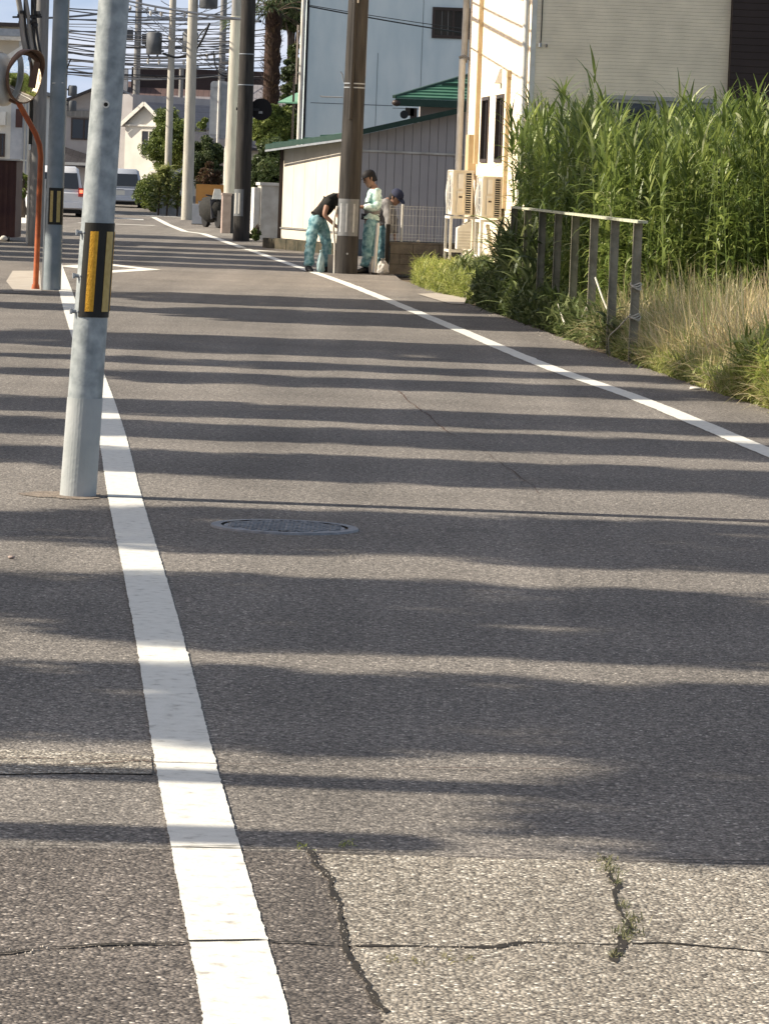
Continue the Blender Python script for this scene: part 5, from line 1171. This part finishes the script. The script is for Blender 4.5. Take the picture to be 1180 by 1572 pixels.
# broad weeds
def weeds(name, label, poly, n, h_, mtl, wid=(.02, .04), dens=6, cat='weeds', hv=.45):
    S = in_poly(n, poly); P = np.repeat(np.column_stack([S, np.full(n, -.02)]), dens, 0); m = len(P); f_ = rng.uniform(0, .9, m)
    hh = np.repeat(h_ * rng.uniform(1 - hv, 1 + hv, n), dens); P[:, 2] += f_ * hh; P[:, :2] += rng.normal(0, .025, (m, 2))
    me = blades(name, P, rng.uniform(0, 6.28, m), rng.uniform(.1, 1.1, m), hh * rng.uniform(.25, .6, m), rng.uniform(*wid, m), rng.uniform(.3, 1.8, m), mtl, 4)
    return tag(link(name, me), label, cat, None, 'stuff')
weeds('railing_weeds', 'dark leafy weeds growing through the foot of the railing', [(2.0, 33.8), (1.72, 37.0), (1.42, 40.8), (1.12, 44.2), (.92, 47.0), (1.3, 47.4), (1.75, 46.5), (1.75, 43), (2.1, 37.2)], 1500, .30, GRASSG, (.015, .045), 11)
weeds('tall_weeds', 'tall dark leafy weeds at the far end of the railing', [(1.55, 41.0), (1.32, 43.2), (1.22, 46.6), (1.35, 48.2), (1.75, 47.5), (1.75, 43)], 190, .72, GRASSG, (.025, .05), 16)
weeds('verge_grass', 'bright green grass tuft around the feet of the steel stands', [(.36, 52.8), (.62, 50.2), (.95, 48.2), (1.35, 48.2), (1.45, 53), (1.0, 56.0), (.45, 57.6), (.28, 55.2)], 2600, .26, GRASSL, (.008, .02), 9, 'grass')
weeds('verge_bush', 'dark green low shrub beside the bright grass and the concrete slab', [(.78, 50.6), (1.05, 49.6), (1.35, 50), (1.3, 52), (.9, 52)], 300, .34, GRASSG, (.02, .04), 16)
weeds('bank_weeds', 'bright green leafy weeds at the road end of the dry grass bank', [(2.45, 28.0), (2.60, 26.7), (2.9, 24.4), (3.6, 24.5), (3.4, 28.0), (2.75, 28.8)], 1300, .36, GRASSL, (.012, .028), 12)
weeds('bank_grass', 'fringe of short green grass along the asphalt edge of the field', [(2.66, 26.3), (2.32, 29.5), (1.93, 34.0), (2.08, 34.0), (2.5, 29.5), (2.9, 26.3)], 1300, .14, GRASSL, (.006, .014), 8, 'grass')
# loose grit broken out along the cracks and gathered beside the line
gm = MB()
def chip(x, y, r, z=.006):
    a = random.uniform(0, 3); P_ = [(x + r * cos(a + k * 2.09) * random.uniform(.6, 1.3), y + r * sin(a + k * 2.09) * random.uniform(.6, 1.3), z) for k in range(3)]
    gm.add(P_ + [(x, y, z + r * random.uniform(.5, 1.0))], [(0, 1, 3), (1, 2, 3), (2, 0, 3)])
for px_, n_ in (([(470, 1308), (505, 1350), (520, 1395), (538, 1460), (560, 1505), (590, 1570)], 260), ([(545, 1457), (770, 1460), (822, 1451), (938, 1453)], 150), ([(925, 1318), (938, 1352), (957, 1395), (975, 1430), (952, 1470)], 150), ([(0, 1466), (288, 1451)], 60)):
    for _ in range(n_):
        k = random.randrange(len(px_) - 1); t_ = random.random(); g_ = G(px_[k][0] + (px_[k + 1][0] - px_[k][0]) * t_, px_[k][1] + (px_[k + 1][1] - px_[k][1]) * t_)
        chip(g_.x + random.gauss(0, .012), g_.y + random.gauss(0, .03), random.uniform(.0012, .0045), .0045)
for _ in range(900): chip(random.uniform(-1.2, 1.4), random.uniform(6.6, 16), random.uniform(.0012, .004), .001)
for _ in range(500): y_ = random.uniform(26, 52); chip(float(np.interp(y_, [26.7, 34.1, 44.2, 52], [2.6, 1.9, 1.1, .5])) - abs(random.gauss(0, .07)), y_, random.uniform(.003, .010), .0)
tag(obj('grit', gm, M['conc']), 'scattered grit and stone chips on the asphalt along the cracks', 'grit', None, 'stuff')
# small weeds in the cracks
def tufts(name, label, pix, n, h_, mtl):
    Ps = []
    for u, v, s in pix:
        g = G(u, v); k = int(n * s); Ps.append(np.column_stack([rng.normal(g.x, .012 * s, k), rng.normal(g.y, .035 * s, k), np.full(k, .004)]))
    P = np.concatenate(Ps); m = len(P)
    return tag(link(name, blades(name, P, rng.uniform(0, 6.28, m), rng.uniform(.2, 1.3, m), h_ * rng.uniform(.4, 1.2, m), rng.uniform(.0015, .0035, m), rng.uniform(.2, 1.5, m), mtl, 3)), label, 'weeds', None, 'stuff')
tufts('crack_weeds', 'tiny weeds and moss growing in the crooked crack of the pale asphalt', [(930, 1325, 1), (936, 1340, 1), (944, 1358, .7), (958, 1395, .5), (970, 1415, 1), (968, 1432, 1), (955, 1440, .9), (945, 1470, .5)], 60, .022, leaf_mat('moss_leaf', [(.05, .06, .02), (.12, .13, .05), (.3, .27, .15)], .3))
tufts('seam_weeds', 'tiny green weeds along the seam beside the wide white line', [(465, 1304, .6), (530, 1300, .8), (535, 1297, .5)], 30, .016, GRASSL)
tufts('moss_patch', 'sparse moss and straw scraps on the pale asphalt below the crack', [(600, 1478, .6), (690, 1475, .8), (640, 1480, .6), (720, 1474, .5)], 40, .010, leaf_mat('moss_leaf2', [(.16, .15, .06), (.3, .27, .12)], .3))
q = G(18, 858); tag(obj('pebble', MB().ell((0, 0, 0), .014, .01, .007, 8, 5, .2), M['stone'], None, q + Vector((0, 0, .006))), 'small brown pebble lying left of the near pole foot', 'stone')
q = G(1066, 598); tag(obj('litter_scrap', MB().ell((0, 0, 0), .05, .02, .012, 8, 5, .25), M['white'], None, q + Vector((0, 0, .01))), 'white scrap of litter at the edge of the dry grass', 'litter')

# =================================================================== OVERHEAD CABLES
def cable(a, b, sag, r, label, group, n=14, cat='cable'):
    a, b = Vector(a), Vector(b); P = [a.lerp(b, i / n) - Vector((0, 0, sag * 4 * (i / n) * (1 - i / n))) for i in range(n + 1)]
    return tag(obj('overhead_cable', MB().tube(P, r, 5), M['wire']), label, cat, group)
grp = 'tangle of overhead cables above the far street'
cable(D(190, 0, 112), D(400, 33, 82), .05, .03, 'thick black cable sloping from the near pole top to the dark concrete pole', grp)
cable(D(60, 28, 100), D(200, 14, 112), .05, .03, 'thick cable crossing between the two galvanised poles near the top', grp)
cable(D(190, 5, 118), D(400, 31, 84), .12, .015, 'thin cable running just under the thick sloping cable', grp)
cable(D(475, 10, 74), D(740, 55, 74), .02, .014, 'black cable drooping across the pale blue wall', 'cables across the blue wall')
cable(D(475, 8, 74.5), D(740, 48, 74.5), .02, .008, 'thinner upper cable across the pale blue wall', 'cables across the blue wall')
# loop of slack cable
P = catmull([D(322, 35, 112), D(312, 58, 112), D(298, 78, 112), D(275, 88, 112), D(262, 86, 112), D(250, 82, 112)], 5); tag(obj('slack_cable', MB().tube(P, .035, 6), M['wire']), 'thick slack cable looping between the two pale poles', 'cable')
P = catmull([D(221, 58, 160), D(226, 75, 160), D(230, 88, 160), D(240, 89, 160), D(244, 80, 160), D(252, 78, 160)], 5); tag(obj('slack_cable', MB().tube(P, .04, 6), M['wire']), 'black U shaped cable hanging right of the box transformers', 'cable')
P = catmull([D(320, 40, 112), D(308, 52, 112), D(300, 66, 112), D(298, 74, 112)], 5); tag(obj('slack_cable', MB().tube(P, .02, 6), M['wire']), 'thinner slack cable above the thick loop at the pale pole', 'cable')
P = catmull([D(328, 78, 120), D(330, 98, 120), D(336, 112, 120), D(348, 118, 120)], 5); tag(obj('slack_cable', MB().tube(P, .02, 6), M['wire']), 'small drooping cable right of the corner pole', 'cable')
gtan = 'thin cables nothing tells apart'
random.seed(21)
for i in range(34):
    v = 16 + 98 * (i / 33) ** .8 + random.uniform(-3, 3); d1, d2 = random.uniform(130, 175), random.uniform(130, 175)
    cable(D(90, v + random.uniform(-8, 8), d1), D(352 + random.choice((0, 0, 60)), v + 4 + random.uniform(-9, 9), d2), random.uniform(.02, .35), random.uniform(.014, .030), 'one of the thin cables stretched across the pale sky between the far poles', gtan)
for i in range(14):
    v = random.uniform(-10, 50); cable(D(190 + random.uniform(0, 60), v, 150), D(352, random.uniform(-20, 120), 112), random.uniform(.05, .5), random.uniform(.009, .018), 'one of the thin cables stretched across the pale sky between the far poles', gtan)
DL = ['thickest grey drop cable, leftmost in the bundle above the mirrors', 'thin black drop cable just right of the thickest grey one', 'grey drop cable in the middle of the bundle above the mirrors', 'thin black drop cable right of the middle grey one', 'thin black drop cable nearest the grey concrete pole']
for i in range(5):
    x = 33 + i * 5.5; P = catmull([D(x + (i % 2) * 6 - 6, -10, 64), D(x, 25, 64), D(x + 3, 55, 64), D(x + 9, 88, 64), D(x + 11, 100, 65)], 4)
    tag(obj('drop_cable', MB().tube(P, (.045, .02, .035, .018, .02)[i], 6), M['cgrey'] if i in (0, 2) else M['wire']), DL[i], 'cable', 'bundle of drop cables above the mirrors')
t = thing('cable_junction', 'knot of dark cable fittings above the mirrors', 'cable fitting', D(46, 31, 64))
for i in range(16): obj('clamp', MB().box(-.03, .03, -.03, .03, -.025, .025), M['wire'], t, (random.uniform(-.18, .14), random.uniform(-.05, .05), random.uniform(-.09, .14)), random.uniform(0, 3))
obj('spreader', MB().bar((-.28, 0, .04), (.2, 0, .06), .03), M['wire'], t)
# service drops whose shadows fall on the sunlit side wall of the cream house (they pass above the picture)
top = Vector((pp.x + .08, pp.y, 0))
for z0, z1, sg_, rr_, wh_l in ((5.62, 5.4, .10, .03, 'topmost thick'), (5.25, 5.1, .12, .017, 'upper thin'), (5.02, 4.8, .10, .03, 'lower thick'), (4.58, 4.4, .1, .014, 'lowest thin')):
    cable(top + Vector((0, 0, z0)), Vector((-1.6, 20, z1)), sg_, rr_, wh_l + ' service cable from the sticker pole towards the viewer', 'service cables above the road')

# =================================================================== ROW OF TREES ALONG THE LEFT SIDE (they throw the bands of shade)
def column_tree(y, wd, h, x, seed, lo=.4, taper=0, sh=0, label='columnar evergreen in the row left of the road', grp_='evergreens in the row left of the road'):
    g = random.Random(seed); t = thing('columnar_tree', label, 'tree', (x, y, 0), 0, grp_)
    obj('trunk', MB().tube([(0, 0, 0), (0, 0, h * .5), (0, 0, h * .93)], [.11, .09, .03], 8), M['bark'], t)
    C_, R_ = [], []; nz = int(h / .32); rr = min(.32, wd * .42)
    for i in range(nz):
        z = lo + (h - lo) * (i + .5) / nz
        ww = wd * (1 if z > taper + .5 else .42 + .58 * max(0, (z - taper) / .5) if z > taper else .42 + .1 * sin(z * 5 + seed)); k = max(1, int(round(ww / (rr * 1.1))))
        for j in range(k):
            yy = sh * (wd - ww) / 2 + (-ww / 2 + rr * .8) + (ww - rr * 1.6) * (j / (k - 1) if k > 1 else .5)
            C_.append((g.uniform(-.3, .3), yy + g.uniform(-.07, .07) * min(1, wd), z)); R_.append(rr * g.uniform(.88, 1.18))
    nf = len(C_) // 5; sel = [g.randrange(len(C_)) for _ in range(nf)]
    for q_ in sel: C_.append((C_[q_][0], C_[q_][1] + g.choice((-1, 1)) * rr * g.uniform(.5, 1.0), C_[q_][2])); R_.append(rr * g.uniform(.25, .6))
    link('crown', leaf_cloud('crown', C_, R_, int(len(C_) * 165), .085, TREEL), t)
    return t
def band(v0, v1, x=-10.2, u=600, h=10, **k):
    y1, y0 = G(u, v0).y, G(u, v1).y
    column_tree((y0 + y1) / 2, max(.14, y1 - y0 - .06), h, x, int(v0), **k)
for i, (v0, v1) in enumerate(((1033, 1160), (890, 1006), (786, 860), (703, 742), (660, 687), (628, 651), (582, 599), (562, 573), (525, 552), (481, 502), (461, 477))):
    band(v0, v1, -10.2 - .5 * (i % 3), h=10.2 + .5 * (i % 2), taper=(6.1 + .35 * (i % 3)) if i < 3 else 5.3 + .3 * (i % 2), sh=(.0, .2, -.2, .5)[i % 4])
for v0, v1, x in ((405.5, 411, -11), (397, 403.5, -11), (390, 395, -11.5), (383, 387.5, -11), (374, 380, -12), (364, 369, -12)): yy_ = G(300, v0).y; band(v0, v1, x, 300, .7 * (float(np.interp(yy_, [50, 64, 75, 92], [-.3, -1.7, -2.9, -4.9])) + .5 - x) + .2)
# one tree with a higher, wider crown near the viewer
t = thing('broadleaf_tree', 'broad crowned tree left of the road near the viewer', 'tree', (-9.8, 9.9, 0))
C_, R_ = ell_clumps((0.0, -.25, 8.45), (.9, 1.55, 1.1), 90, .32, 5)
obj('trunk', MB().tube([(0, .5, 0), (.0, .6, 4), (.05, .2, 8.4)], [.16, .12, .07], 8), M['bark'], t); link('crown', leaf_cloud('crown', C_, R_, 9000, .09, TREEL), t)
conc_pole((-7.5, 9.55, 0), .12, .10, 10.5, 'slim concrete pole left of the road near the viewer', 'cgrey')
conc_pole((-7.0, 8.45, 0), .13, .12, 4.95, 'unseen leaning pole added left of the road to throw a shade band', 'cgrey', (.0, .055, 1))  # out of view, added and cut short so its shadow ends on the road
cable((-7.5, 9.9, 8.3), (4, 9.84, 8.6), .1, .014, 'cable crossing the road overhead close to the viewer', None)
